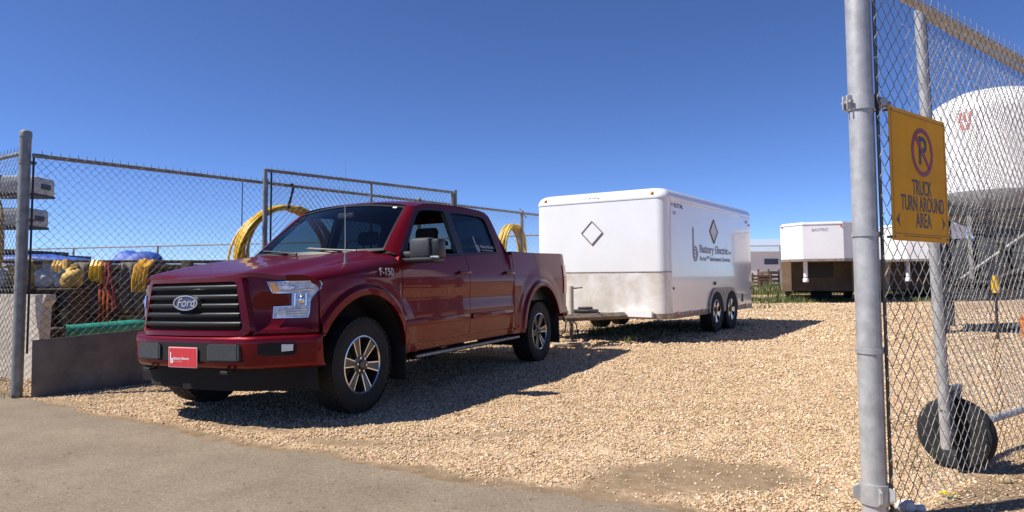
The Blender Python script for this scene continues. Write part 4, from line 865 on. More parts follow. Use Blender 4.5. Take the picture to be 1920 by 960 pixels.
# ------------------------------------------------------------------ white cargo trailer
M['twhite'] = mat('white trailer enamel', (.80, .80, .80), .16, 0, var=.03, vscale=1.2, coat=.6, bump=.008, bscale=3)
M['twhite_dirty'] = mat('dusty white enamel', (.70, .68, .64), .35, 0, col2=(.50, .42, .32), vscale=1.3, coat=.2)
M['alu'] = mat('dull aluminium guard', (.82, .80, .77), .40, .08, col2=(.60, .545, .465), vscale=2.6, bump=.03, bscale=12)
M['navy'] = mat('navy lettering', (.035, .04, .10), .4); M['greyblue'] = mat('grey blue lettering', (.27, .275, .35), .4); M['blackink'] = mat('black lettering', (.02, .02, .025), .4)
M['rail'] = mat('dusty steel rail', (.30, .26, .22), .5, .4, var=.3, vscale=8)
M['rusty'] = mat('dusty rusty steel', (.19, .145, .11), .7, .2, var=.35, vscale=14)
TL_ = 4.77; TW = 1.22
th = R(-124.7); TE = empty('cargo_trailer', (1.42, 11.40, .10), th); tag(TE, 'white enclosed cargo trailer with tandem wheels parked behind the pickup', 'trailer')
ZB = -.10                                                       # local z = world z - .10
def outline(inset, rf=.17, rr=.06, n=7):
    pts = []; L, Wd = TL_, TW
    for (cx, cy, r, a0) in ((0 - rf, Wd - rf, rf, 90), (0 - rf, -Wd + rf, rf, 0), (-L + rr, -Wd + rr, rr, -90), (-L + rr, Wd - rr, rr, -180)):
        for k in range(n): a = R(a0 - 90 * k / (n - 1)); pts.append((cx + (r - inset * min(1, r / .1)) * math.cos(a) - 0, cy + (r - inset * min(1, r / .1)) * math.sin(a)))
    return pts
def scale_in(pts, i): return [(-TL_ / 2 + (x + TL_ / 2) * (1 - i / (TL_ / 2)), y * (1 - i / TW)) for x, y in pts]
base = outline(0); n = len(base)
def loft(mb, levels, cap=True, mi=0):
    vs = []; 
    for i, z in levels: vs += [(x, y, z + ZB) for x, y in scale_in(base, i)]
    fs = [(k * n + j, k * n + (j + 1) % n, (k + 1) * n + (j + 1) % n, (k + 1) * n + j) for k in range(len(levels) - 1) for j in range(n)]
    if cap: fs.append(tuple(range((len(levels) - 1) * n, len(levels) * n)))
    mb.add(vs, fs, mi)
b = MB(); loft(b, [(0, .50), (0, 1.0), (0, 1.7), (0, 2.385)], False); b.build('body', M['twhite'], TE, 30)
b = MB(); loft(b, [(-.006, 2.372), (-.010, 2.385), (-.006, 2.42), (.012, 2.47), (.045, 2.515), (.10, 2.545), (.20, 2.562), (.6, 2.575)]); b.build('roof', M['twhite'], TE, 50)
b = MB(); loft(b, [(-.004, .445), (-.006, .45), (-.006, .535), (-.002, .54)], False); b.build('bottom_rail', M['rail'], TE, 30)
b = MB(); loft(b, [(.01, .46), (.05, .46)], True); b.build('floor', M['under'], TE)
def wrap(z0, z1, off, x_end, m, nm):                           # a skin that wraps the front and its two corners
    idx = [i for i, (x, y) in enumerate(base) if x > -.3]; b = MB()
    fr = [(x_end, TW + off)] + [scale_in(base, -off)[i] for i in range(14)] + [(x_end, -TW - off)]
    k = len(fr); b.add([(x, y, z + ZB) for z in (z0, z1) for x, y in fr], [(j, j + 1, k + j + 1, k + j) for j in range(k - 1)]); return b.build(nm, m, TE, 40)
wrap(.505, 1.190, .005, -.19, M['alu'], 'stone_guard'); wrap(1.186, 1.204, .009, -.19, M['rail'], 'guard_trim')
for s in (1, -1):
    b = MB(); y0, y1 = sorted((TW * s, (TW + .006) * s)); b.box(-.215, -.185, y0, y1, .51 + ZB, 2.37 + ZB, 0, .002); b.build('corner_trim', M['twhite'], TE)
    b = MB(); y0, y1 = sorted((TW * s, (TW + .003) * s)); b.box(-.223, -.215, y0, y1, .51 + ZB, 2.37 + ZB); b.build('corner_seam', M['blackplastic'], TE)
    b = MB(); y0, y1 = sorted((TW * s, (TW + .010) * s)); b.box(-TL_ + .03, -.2, y0, y1, 2.335 + ZB, 2.372 + ZB, 0, .003); b.build('roof_trim', M['twhite'], TE)
    # twin-arch wheel trim and wheels
    arcs = []; c1, c2, rr, zc_ = -2.34, -3.22, .425, .465 + ZB
    o = []; i_ = []
    for a in np.linspace(0, 180, 40):
        pass
    xs_ = np.linspace(-1.90, -3.66, 90)
    def top(x, r): return zc_ + max([math.sqrt(max(0, r * r - (x - c) ** 2)) for c in (c1, c2)])
    b = MB(); yo, yi = (TW + .035) * s, (TW - .01) * s
    for x0, x1 in zip(xs_[:-1], xs_[1:]):
        f = lambda x: (top(x, .375) if min(abs(x - c1), abs(x - c2)) < .375 else zc_); g_ = lambda x: max(top(x, .44), zc_ + (.44 if c2 < x < c1 else 0))
        b.add([(x0, yo, f(x0)), (x1, yo, f(x1)), (x1, yo, g_(x1)), (x0, yo, g_(x0)), (x0, yi, g_(x0)), (x1, yi, g_(x1)), (x0, yi, f(x0)), (x1, yi, f(x1))], [(0, 1, 2, 3), (3, 2, 5, 4), (0, 1, 7, 6)])
    b.build('wheel_fender', M['rail'], TE, 40)
    b = MB(); y = (TW + .008) * s
    for x0, x1 in zip(xs_[:-1], xs_[1:]):
        b.add([(x0, y, .36), (x1, y, .36), (x1, y, max(.36, f(x1))), (x0, y, max(.36, f(x0)))], [(0, 1, 2, 3)])
    b.build('wheel_opening', M['under'], TE, 0)
    for x in (c1, c2): make_wheel(TE, (x, (TW - .075) * s, .375), .375, .225, .205, 5, dict(wi=.14, wo=.26, edge=.05, body='machined'), s < 0, .4 + x)
    # side lamps
    for (x, z, r) in ((-.28, 2.285, .022), (-TL_ + .12, 2.20, .022), (-.28, .93, .020), (-TL_ + .14, .86, .020)):
        b = MB(); b.cyl((x, TW * s, z + ZB), (x, (TW + .014) * s, z + ZB), r, 14); b.build('marker_lamp', M['redlens'] if z > 1 else M['blackplastic'], TE)
    for x in (-.45, -1.05, -1.65, -4.3):
        b = MB(); y0, y1 = sorted(((TW + .006) * s, (TW + .014) * s)); b.box(x - .05, x + .05, y0, y1, .49 + ZB, .55 + ZB, 0, .004); b.build('reflector', M['redlens'], TE)
for y in (1.0, -1.0):
    b = MB(); b.sph((-.002, y, 2.455 + ZB), .032, 2, (.6, 1, 1)); b.build('marker_lamp', M['amber'], TE)
# placards and lettering
def diamond(T, hw, m_in, nm='placard_holder'):
    b = MB(); b.T = T; d4 = lambda k: [(k, 0), (0, k), (-k, 0), (0, -k)]
    b.ring(d4(hw), d4(hw * .915), lambda a, c, d: (a, c, d), .012, 0); b.add([(a, c, .003) for a, c in d4(hw * .92)], [(0, 1, 2, 3)], 1); b.build(nm, [M['rusty'], m_in], TE, 0)
FT = lambda y, z: frame((.004, y, z + ZB), (0, 1, 0), (0, 0, 1)); ST_ = lambda x, z: frame((x, TW + .003, z + ZB), (-1, 0, 0), (0, 0, 1))
diamond(FT(-.085, 1.86), .205, M['twhite']); diamond(ST_(-2.31, 1.945), .225, M['twhite_dirty'])
b = MB(); text_mb(b, 'ROYAL', .075, frame((-.004, -.23, 2.467 + ZB), (0, 1, 0), (-.46, 0, .89)), 0, .003, width=.29, bold=.03); b.build('lettering', M['navy'], TE, 0)
b = MB(); text_mb(b, 'ROYAL', .10, ST_(-.36, 2.275), 0, .001, width=.40); b.build('lettering', M['navy'], TE, 0)
b = MB(); text_mb(b, '531', .08, ST_(-.30, 2.15), 0, .001, width=.12); b.build('lettering', M['greyblue'], TE, 0)
b = MB(); text_mb(b, '531', .09, ST_(-TL_ + .42, 2.255), 0, .001, width=.16); b.build('lettering', M['greyblue'], TE, 0)
b = MB(); b_logo(b, ST_(-1.19, 1.375), .59); b.build('logo', M['greyblue'], TE, 0)
b = MB(); text_mb(b, 'Battery Electric', .20, ST_(-1.53, 1.60), 0, .001, width=1.62, bold=.025); b.build('lettering', M['greyblue'], TE, 0); b = MB(); text_mb(b, 'Ltd.', .08, ST_(-3.19, 1.575), 0, .001, width=.16); b.build('lettering', M['greyblue'], TE, 0)
b = MB(); text_mb(b, 'Acres\u2122 Instrument Services', .12, ST_(-1.53, 1.435), 0, .001, width=1.75); b.build('lettering', M['greyblue'], TE, 0)
b = MB(); b.box(-2.32, -2.28, TW + .004, TW + .03, .86, .92); b.build('latch', M['blackplastic'], TE)
b = MB(); b.box(-4.05, -4.02, TW + .001, TW + .02, .50, .66); b.build('latch', M['blackplastic'], TE)
# tongue, jack, coupler
b = MB(); b.tube([(-.1, .62, .40), (1.22, .06, .40)], .055, 4); b.tube([(-.1, -.62, .40), (1.22, -.06, .40)], .055, 4); b.box(-.05, 1.0, -.05, .05, .36, .44); b.box(1.15, 1.45, -.06, .06, .37, .47, 0, .02); b.sph((1.46, 0, .42), .06, 2, (1.2, 1, .8)); b.box(.02, .10, .35, 1.0, .38, .47, 1); b.build('tongue', [M['rusty'], M['twhite']], TE)
b = MB(); b.box(.25, .62, -.16, .16, .44, .50, 0, .02); b.box(.32, .52, -.09, .09, .49, .54, 0, .02); b.build('tool_tray', M['black_metal'], TE)
b = MB(); b.cyl((.88, 0, .30), (.88, 0, .88), .042, 14, 0); b.cyl((.88, 0, .04), (.88, 0, .34), .03, 12, 1); b.lathe([(.001, .02), (.10, .02), (.10, .04), (.03, .05)], 16, 'Z', 1, (.88, 0, 0)); b.cyl((.88, 0, .84), (.80, .16, .86), .012, 8, 1); b.build('jack', [M['twhite_dirty'], M['rusty']], TE)
for s in (1, -1):
    b = MB(); b.tube([(1.2, .1 * s, .40), (1.32, .14 * s, .22), (1.42, .12 * s, .15), (1.52, .08 * s, .28), (1.58, .02, .4)], .012, 6); b.build('safety_chain', M['rusty'], TE)
b = MB(); b.tube([(1.0, .05, .42), (1.08, .20, .3), (1.10, .24, .10), (1.0, .2, .06)], .010, 6); b.build('lamp_cable', M['black_metal'], TE)
M['wood'] = mat('weathered plank', (.36, .28, .20), .8, var=.3, vscale=4, stretch=(1, 10, 10)); M['darkwood'] = mat('dark weathered timber', (.105, .074, .050), .85, var=.45, vscale=3, stretch=(1, 1, 6), bump=.2, bscale=20)
b = MB(); b.T = Matrix.Translation((.93, 10.72, g(.93, 10.72))) @ Matrix.Rotation(R(8), 4, 'Z'); b.box(-.30, .28, -.10, .10, .012, .055, 0, .005); tag(b.build('wood_block', M['wood']), 'pale plank under the white trailer jack foot', 'plank')

# ------------------------------------------------------------------ gooseneck trailers
M['gwhite'] = mat('old white trailer paint', (.72, .72, .74), .35, 0, var=.06, vscale=1, coat=.2); M['shadybrown'] = mat('shade-darkened brown front panel', (.12, .098, .075), .8, var=.3, vscale=2); M['gbeige'] = mat('dusty beige paint', (.46, .40, .32), .6, 0, var=.2, vscale=2)  # shadybrown: the shade under the nose is put into this dark brown
def gooseneck(name, loc, rz, label):
    E_ = empty(name, loc, rz); tag(E_, label, 'trailer', 'gooseneck trailers behind the yard')
    hw = 1.32; plan = [(0, -.62), (0, .62), (-.75, hw), (-2.6, hw), (-2.6, -hw), (-.75, -hw)]
    b = MB(); b.prism(plan, 1.42, 2.60); b.build('nose', M['gwhite'], E_, 25)
    b = MB(); b.prism([(x + (.02 if x > -2 else 0), y * 1.01) for x, y in plan], 2.605, 2.64); b.prism([(x - .05, y * .96) for x, y in plan], 2.64, 2.70); b.build('nose_roof', M['gwhite'], E_, 25)
    b = MB(); b.prism([(x + .012, y * 1.008) for x, y in plan], 1.38, 1.46); b.build('nose_rail', M['rail'], E_, 25)
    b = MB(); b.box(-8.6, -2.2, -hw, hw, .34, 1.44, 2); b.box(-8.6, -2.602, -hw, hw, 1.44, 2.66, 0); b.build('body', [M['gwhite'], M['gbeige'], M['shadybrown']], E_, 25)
    b = MB(); b.box(-2.2, -2.17, -.45, .40, .82, 1.40); b.build('front_hatch', M['black_metal'], E_)
    for s in (1, -1):
        b = MB(); y0, y1 = sorted(((hw - .32) * s, hw * s)); b.prism([(-.95, 1.39), (-2.2, 1.39), (-2.2, .34), (-1.75, .34)], y0, y1, 'Y'); b.build('gusset', M['gbeige'], E_, 25)
    b = MB(); b.cyl((-.45, -.55, .84), (-.45, -.55, 1.40), .07, 12); b.lathe([(.001, .68), (.09, .68), (.10, .76), (.07, .82)], 12, 'Z', 0, (-.45, -.55, 0)); b.box(-.9, -.45, -.60, -.50, 1.16, 1.27); b.build('coupler', M['gwhite'], E_)
    for x in (-5.2, -6.1):
        for s in (1, -1):
            b = MB(); b.lathe([(.001, -.1), (.2, -.1), (.38, -.11), (.40, -.07), (.40, .07), (.38, .11), (.2, .1), (.001, .1)], 24, 'Y', 0, (x, 1.1 * s, .40)); b.build('wheel', M['rubber'], E_)
    b = MB(); b.box(-2.9, -2.4, -.35, .35, .05, .36); b.box(-8, -2.4, -.9, .9, .28, .34); b.build('chassis', M['under'], E_)
    b = MB(); text_mb(b, 'BANTRIC', .14, frame((.004, -.34, 2.42), (0, 1, 0), (0, 0, 1)), 0, .001, width=.5); b.build('lettering', M['greyblue'], E_, 0)
    for y in (.55, -1.25): b = MB(); b.sph((.02 if y > 0 else -.68, y, 2.56), .035, 1); b.build('marker_lamp', M['redlens'], E_)
    return E_
gz = g(10.5, 23) + .03
G1 = gooseneck('gooseneck_trailer', (10.36, 22.65, gz), R(-112), 'white gooseneck trailer standing in grass, seen whole left of the big round post')
G2 = copy_tree(G1); G2.location = (14.35, 23.5, gz); G2['label'] = 'second gooseneck trailer seen through the right fence below the yellow sign'

# ------------------------------------------------------------------ far background
M['bwhite'] = mat('white metal siding', (.74, .74, .74), .5, 0, var=.04, vscale=.5); M['broof'] = mat('blue grey metal roof', (.42, .48, .56), .45, .1)
B_ = empty('metal_building', (18.0, 54, g(18, 54))); tag(B_, 'far low white metal building with a blue-grey roof behind the trailers', 'building')
b = MB(); b.box(0, 11, 0, 9, -.6, 2.75); b.build('wall', M['bwhite'], B_, 0)
b = MB(); b.prism([(-.25, 2.72), (9.25, 2.72), (4.5, 3.95), ], -.3, 11.3, 'X'); b.build('roof', M['broof'], B_, 0)
b = MB(); b.box(2.0, 3.1, -.04, -.001, 1.7, 2.15); b.build('wall_sign', M['navy'], B_, 0)
b = MB(); b.box(4.2, 5.2, -.05, -.001, -.5, 1.7); b.build('door', M['broof'], B_, 0)
def wire_fence(label, A, Bp, h, step, pitch, mw, r_=.025, posts=None):
    A = np.array(A, float); Bp = np.array(Bp, float); L_ = float(np.linalg.norm(Bp - A)); d = (Bp - A) / L_
    E_ = empty('chain_link_fence', (A[0], A[1], 0)); tag(E_, label, 'fence')
    zt = lambda t: g(A[0] + d[0] * t, A[1] + d[1] * t) + h
    for t in (posts or np.arange(0, L_ + .1, step)): x, y = A + d * t; round_post(E_, float(x), float(y), g(x, y) - .2, zt(t), r_ * 1.15, M['galv_old'], cap=False)
    b = MB(); ts = np.linspace(0, L_, 12); b.tube([(A[0] + d[0] * t, A[1] + d[1] * t, zt(t)) for t in ts], r_ * .8, 8); child(b, 'top_rail', M['galv_old'], E_)
    chain_fabric(A, d, L_, lambda t: zt(t) - h + .05, zt, mw, E_, r=.0022, ns=3, pw=pitch * .5, pv=pitch)
    return E_
wire_fence('distant chain-link fence across the left background behind the timber wall', (-19, 21.9), (2.2, 16.6), 2.12, 3.0, .14, M['wire_old'])
wire_fence('distant chain-link fence in front of the white metal building', (8.0, 35.0), (26, 36.5), 2.42, 3.0, .16, M['wire_old'])
b = MB(); b.cyl((-7.72, 19.4, 0), (-7.72, 19.4, 4.0), .022, 6, 0, .012); tag(b.build('antenna_mast', M['black_metal']), 'thin dark mast rising beyond the left fence near the yellow hose', 'mast')
M['red'] = mat('red machine paint', (.36, .045, .03), .45, 0, var=.15, vscale=6)
M['dullred'] = mat('reddish brown crate', (.20, .085, .06), .8, var=.3, vscale=3)
for k, (x, y, w, h, m_, lab) in enumerate(((16.9, 47.0, .75, .9, 'dullred', 'reddish brown slatted crate far off before the white metal building'), (17.9, 47.6, .6, 1.15, 'darkwood', 'dark brown slatted crate far off before the white metal building'))):
    E_ = empty('slatted_crate', (x, y, g(x, y)), R(12 + 20 * k)); tag(E_, lab, 'crate', 'crates before the far building')
    for q_ in range(4): b = MB(); b.box(-w, w, -w * .7, w * .7, .05 + q_ * h / 4, .05 + q_ * h / 4 + h / 4 - .07, 0, .01); b.build('slat', M[m_], E_)
    b = MB(); [b.box(sx * w * .93 - .05, sx * w * .93 + .05, sy * w * .7 - .05, sy * w * .7 + .05, 0, h + .12) for sx in (-1, 1) for sy in (-1, 1)]; b.build('corner_posts', M['darkwood'], E_)

# ------------------------------------------------------------------ white tank on its dark stand, right
M['tankwhite'] = mat('white tank paint', (.78, .77, .74), .4, 0, var=.05, vscale=1.2, coat=.2); M['tankgrey'] = mat('grey hopper steel', (.26, .26, .255), .6, 0, var=.2, vscale=3); M['darksteel'] = mat('dark painted steel', (.030, .031, .034), .55, .2, var=.3, vscale=4)
tz = g(8.5, 12.1); TK = empty('storage_tank', (8.70, 12.12, tz), R(-35.6)); tag(TK, 'big white domed tank on a dark steel stand behind the right fence', 'tank')
b = MB(); rT = 1.05; b.lathe([(rT, 2.42), (rT, 3.78), (rT * .985, 3.89), (rT * .93, 3.99), (rT * .80, 4.10), (rT * .55, 4.23), (rT * .25, 4.28), (.001, 4.29)], 64, 'Z'); b.build('shell', M['tankwhite'], TK, 60)
for a in (R(255), R(300), R(345)):
    b = MB(); b.T = Matrix.Rotation(a, 4, 'Z'); b.box(rT - .002, rT + .010, -.02, .02, 2.46, 3.72); b.build('seam', M['tankwhite'], TK)
b = MB(); b.lathe([(rT + .006, 2.42), (rT + .006, 2.36), (rT * .90, 2.10), (rT * .45, 1.85), (.2, 1.3), (.2, 1.15)], 48, 'Z'); b.build('hopper', M['tankgrey'], TK, 40)
am = R(247); M['fadedred'] = mat('faded red paint', (.55, .17, .15), .6)
for k, (dz, w, h) in enumerate(((0, .035, .17), (0, .035, .17), (0, .035, .17), (-.17, .04, .11), (-.17, .04, .11))):
    b = MB(); a = am + ((k - 1) * .075 if k < 3 else (k - 3.5) * .085); b.T = Matrix.Rotation(a, 4, 'Z') @ Matrix.Translation((rT + .002, 0, 3.70 + dz)) @ Matrix.Rotation(R((-12, 8, -6, 18, -18)[k]), 4, 'X'); b.box(0, .004, -w / 2, w / 2, -h / 2, h / 2); b.build('red_mark', M['fadedred'], TK, 0)
for sx in (-1, 1):
    for sy in (-1, 1):
        b = MB(); b.box(sx * .84 - .075, sx * .84 + .075, sy * .84 - .075, sy * .84 + .075, 0, 2.42); b.box(sx * .84 - .15, sx * .84 + .15, sy * .84 - .15, sy * .84 + .15, 0, .02); b.build('leg', M['darksteel'], TK)
b = MB()
for s in (-1, 1): b.box(-1.0, 1.0, s * .84 - .06, s * .84 + .06, 2.02, 2.16); b.box(s * .84 - .06, s * .84 + .06, -1.0, 1.0, 2.025, 2.155)
b.build('upper_frame', M['darksteel'], TK)
for s in (-1, 1):
    for a_, b_ in (((-.84, .84 * s, .70), (.84, .84 * s, 2.05)), ((.84 * s, -.84, .70), (.84 * s, .84, 2.05))):
        b = MB(); b.tube([a_, b_], .035, 6); b.build('brace', M['tankgrey'], TK)
    b = MB(); b.box(s * .42 - .03, s * .42 + .03, -.89, -.83, .74, 2.02); b.build('strut', M['tankgrey'], TK)
b = MB()
for s in (-1, 1): b.box(-1.0, 1.0, s * .84 - .07, s * .84 + .07, .58, .74); b.box(s * .84 - .07, s * .84 + .07, -1.0, 1.0, .585, .735)
b.build('lower_frame', M['darksteel'], TK)

b = MB(); b.box(-.86, 1.10, -.76, .85, .76, 1.62, 0, .04); b.build('machinery_housing', M['darksteel'], TK)
for k, (x, z0, z1) in enumerate(((-.8, .8, 1.5), (-.32, .85, 1.55), (.15, .8, 1.5))):
    b = MB(); b.box(x, x + .42, -.84, -.76, z0, z1, 0, .015); b.build('access_panel', M['darksteel'], TK)
b = MB(); b.tube([(-.95, -.95, 2.0), (-.9, -.95, 1.3), (-.7, -.96, .9), (-.2, -.94, .85), (.5, -.92, 1.2)], .05, 8); b.tube([(-.2, -.92, 1.9), (.0, -.94, 1.5), (.1, -.94, 1.0)], .035, 8); b.build('hose', M['blackplastic'], TK)
b = MB(); b.cyl((7.52, 10.62, g(7.52, 10.6) + .72), (7.52, 10.62, g(7.52, 10.6) + .95), .055, 16); b.cyl((7.52, 10.62, g(7.5, 10.6) + .95), (7.52, 10.62, g(7.5, 10.6) + .99), .03, 12); b.cyl((7.52, 10.62, g(7.5, 10.6) + .0), (7.52, 10.62, g(7.5, 10.6) + .72), .02, 8, 1)
tag(b.build('marker_bollard', [M['yellow'], M['darksteel']]), 'short bright yellow cylinder on a dark stake before the tank stand', 'bollard')
M['orange'] = mat('orange plastic', (.72, .20, .015), .5, var=.1)
oz = g(7.95, 10.5) ; b = MB(); b.T = Matrix.Translation((7.95, 10.5, oz)); b.lathe([(.001, .02), (.12, .02), (.15, .33), (.162, .33), (.162, .35), (.14, .345), (.115, .03)], 20, 'Z'); b.tube([(.15 * math.cos(a), -.02, .33 + .13 * math.sin(a)) for a in np.linspace(.1, 3.04, 12)], .006, 5); tag(b.build('bucket', M['orange']), 'orange bucket on the gravel under the white tank stand', 'bucket')

# ------------------------------------------------------------------ stored things behind the left fence
M['concrete'] = mat('pale concrete', (.56, .50, .42), .9, var=.12, vscale=3, bump=.15, bscale=40)
b = MB(); b.T = Matrix.Translation((-6.36, 8.42, -.05)) @ Matrix.Rotation(R(-24), 4, 'Z'); b.prism([(-1.15, 0), (.93, 0), (.98, .86), (1.05, .93), (1.05, 1.0), (-1.15, 1.0)], -.06, .06, 'Y'); b.box(-.6, -.3, -.04, .04, .99, 1.02)
tag(b.build('concrete_block', M['concrete'], smooth=0), 'pale concrete block behind the left round post', 'concrete block')
TWL = empty('timber_wall', (-6.0, 10.6, 0), R(14)); tag(TWL, 'dark timber retaining wall behind the left fence, hung with ropes and bags', 'timber wall')
for k in range(7):
    b = MB(); b.box(-3.4 + .03 * (k % 2), 3.6 - .05 * (k % 3), -.07 - .008 * (k % 2), .07, k * .195, k * .195 + .187, 0, .008); b.build('plank', M['darkwood'], TWL)
for x in (-2.6, -1.0, .9, 2.4): b = MB(); b.box(x - .08, x + .08, -.20, -.08, 0, 1.42, 0, .008); b.build('upright', M['darkwood'], TWL)
b = MB(); b.box(-3.5, 3.7, -.16, .12, 1.37, 1.42, 0, .008); b.build('cap_plank', M['darkwood'], TWL)
WT = TWL.matrix_basis.copy() if False else Matrix.Translation((-6.0, 10.6, 0)) @ Matrix.Rotation(R(14), 4, 'Z')
M['greybag'] = mat('grey tarpaulin', (.14, .12, .10), .8, var=.3, vscale=3); M['bagwhite'] = mat('white sack', (.62, .62, .60), .8, var=.15, vscale=8, bump=.3, bscale=12); M['bagtan'] = mat('tan sack', (.56, .36, .09), .8, var=.25, vscale=8, bump=.3, bscale=12); M['bluetarp'] = mat('blue tarpaulin', (.015, .08, .40), .55, var=.25, vscale=5, bump=.3, bscale=6)
b = MB(); b.T = Matrix.Translation((-6.62, 9.75, 0)) @ Matrix.Rotation(R(6), 4, 'Z'); b.box(-1.5, .45, -.3, .3, .94, 1.0, 0, .01)
for x in (-1.4, -.5, .35): b.box(x - .05, x + .05, -.28, .28, -.05, .94)
tag(b.build('storage_bench', M['darkwood']), 'dark timber bench carrying sacks behind the left fence', 'bench')
bags = [(-7.72, 9.62, .19, 'bagtan', 'tan sack at the left end of the row on the timber bench'), (-7.28, 9.66, .16, 'bagwhite', 'white sack hidden half behind the round post on the timber bench'), (-6.93, 9.7, .19, 'bagtan', 'fat tan sack between the white sacks on the timber bench'), (-6.66, 9.72, .15, 'bagwhite', 'white sack right of the fat tan sack on the timber bench'), (-6.47, 9.77, .12, 'bagwhite', 'smallest white sack on the timber bench, next to the tan end sack'), (-6.30, 9.74, .15, 'bagtan', 'tan sack at the right end of the row on the timber bench')]
for k, (x, y, r, m_, lab) in enumerate(bags):
    b = MB(); b.sph((x, y, 1.0 + r * .92), r, 3, (1.0, .8, 1.0), 0, .35); b.tube([(x, y, 1.0 + r * 1.7), (x + .02, y, 1.0 + r * 2.0), (x + .04, y - .01, 1.0 + r * 2.15)], [r * .35, r * .2, r * .32], 7); tag(b.build('sack', M[m_], smooth=60), lab, 'sack', 'sacks on the timber bench')
M['striped'] = None
def striped():
    m = mat('orange and white banded', (.70, .13, .03), .5); t = m.node_tree; tc = t.nodes.new("ShaderNodeTexCoord"); sp = t.nodes.new("ShaderNodeSeparateXYZ"); t.links.new(tc.outputs["Object"], sp.inputs[0])
    r = t.nodes.new("ShaderNodeValToRGB"); r.color_ramp.interpolation = 'CONSTANT'; e = r.color_ramp.elements; e[0].color = (.85, .16, .03, 1); e[1].position = .82; e[1].color = (.7, .7, .66, 1); mm = t.nodes.new("ShaderNodeMath"); mm.operation = 'MULTIPLY'; mm.inputs[1].default_value = .72; t.links.new(sp.outputs[2], mm.inputs[0]); t.links.new(mm.outputs[0], r.inputs[0]); t.links.new(r.outputs[0], t.nodes["Principled BSDF"].inputs["Base Color"]); return m
M['striped'] = striped()
for k, (dx, lab) in enumerate(((0, 'leftmost of the three thin orange marker posts leaning on the timber wall'), (.055, 'middle one of the three thin orange marker posts leaning on the timber wall'), (.115, 'rightmost of the three thin orange marker posts leaning on the timber wall'))):
    b = MB(); b.box(-.014, .014, -.006, .006, 0, .92 - .02 * k, 0, .003); o = b.build('marker_post', M['striped']); o.location = (-6.06 + dx, 10.02, .48); o.rotation_euler = (R(-4), R(-2.5 + k * .8), 0); tag(o, lab, 'marker post', 'orange marker posts on the timber wall')
b = MB(); b.tube([(-5.97, 10.10, 1.38), (-5.93, 10.05, 1.15), (-5.96, 10.05, 1.0), (-5.86, 10.05, .85), (-5.84, 10.05, .66)], [.03, .028, .045, .04, .05], 8); b.tube([(-5.94, 10.04, 1.32), (-5.88, 10.03, 1.05), (-5.80, 10.02, .70)], .018, 6); tag(b.build('red_strap', mat('dark red webbing', (.20, .022, .018), .7, var=.3, vscale=12)), 'dark red webbing strap hanging on the timber wall beside the orange posts', 'strap')
b = MB()
for k in range(4): b.tube([(-5.40 + .05 * k, 9.93 + .01 * k, 1.40 + .015 * math.sin(k * 2)), (-5.44 + .05 * k, 9.86, 1.30), (-5.47 + .05 * k, 9.85, 1.1), (-5.48 + .045 * k, 9.87, .94 + .03 * math.sin(k * 3.1))], [.03, .034, .032, .026], 7)
tag(b.build('yellow_slings', mat('ochre webbing', (.72, .36, .015), .7, var=.25, vscale=8)), 'bunch of ochre yellow slings hanging by the front corner of the truck', 'slings')
b = MB(); b.tube([(-6.55, 10.0, 1.40), (-6.50, 9.92, 1.25), (-6.46, 9.92, 1.12), (-6.40, 9.93, 1.05)], [.05, .04, .05, .02], 7); tag(b.build('tan_rope', M['bagtan']), 'tan rope bundle hung over the timber wall right of the sacks', 'rope')
for k, (x, y, w, m_, lab) in enumerate(((-6.72, 10.02, .05, 'bagtan', 'tan webbing loop slung over the timber wall above the smallest white sack'), (-6.22, 10.12, .06, 'yellow', 'short yellow webbing loop slung over the timber wall left of the orange posts'))):
    b = MB()
    for q_ in range(3): b.tube([(x + q_ * w, y, 1.40 - .01 * q_), (x + .02 + q_ * w, y - .07, 1.32), (x + .01 + q_ * w * 1.2, y - .08, 1.18 - .03 * q_), (x + .05 + q_ * w, y - .07, 1.10 - .02 * q_)], [.03, .034, .03, .02], 7)
    tag(b.build('webbing_loop', M[m_]), lab, 'webbing')
for k, (x, y) in enumerate(((-6.32, 10.08), (-5.70, 10.22))):
    b = MB(); b.grid(lambda u, v: (x + (u - .5) * .34 + .01 * math.sin(v * 9), y + .08 * u - .02 * math.sin(u * 12 + v * 3), .62 + .76 * v), 14, 8); ob = b.build('grey_tarp', M['greybag'], smooth=60); md = ob.modifiers.new('thickness', 'SOLIDIFY'); md.thickness = .008
    tag(ob, ('grey tarpaulin hung on the timber wall left of the orange posts', 'grey tarpaulin hung on the timber wall right of the red strap')[k], 'tarpaulin')
b = MB(); b.sph((-6.62, 12.0, 1.08), 1.0, 4, (.60, .5, .54), 0, .25); b.box(-7.2, -6.05, 11.6, 12.4, .0, 1.15); tag(b.build('covered_pile', M['bluetarp'], smooth=50), 'rounded pile under a blue tarpaulin behind the timber wall', 'tarpaulin pile')
b = MB(); b.T = Matrix.Translation((-7.55, 11.05, 0)) @ Matrix.Rotation(R(4), 4, 'Z'); b.box(-1.2, .72, -.4, .4, 0, 1.34); b.sph((-.25, 0, 1.40), .5, 3, (1.9, .8, .26), 0, .3); tag(b.build('covered_pile', M['bluetarp'], smooth=50), 'long low pile under a blue tarpaulin behind the row of sacks', 'tarpaulin pile')
b = MB(); b.T = Matrix.Translation((-8.2, 11.4, 1.50)) @ Matrix.Rotation(R(3), 4, 'Z') @ Matrix.Rotation(R(3), 4, 'Y'); b.box(-1.2, .95, -.3, .3, 0, .07); b.box(-1.2, .6, -.25, .25, .07, .12); b.box(-.9, -.8, -.25, .25, -1.5, 0); b.box(.5, .6, -.25, .25, -1.5, 0); tag(b.build('black_rack', M['black_metal']), 'low black rack behind the left round post, above the blue tarpaulin', 'rack')
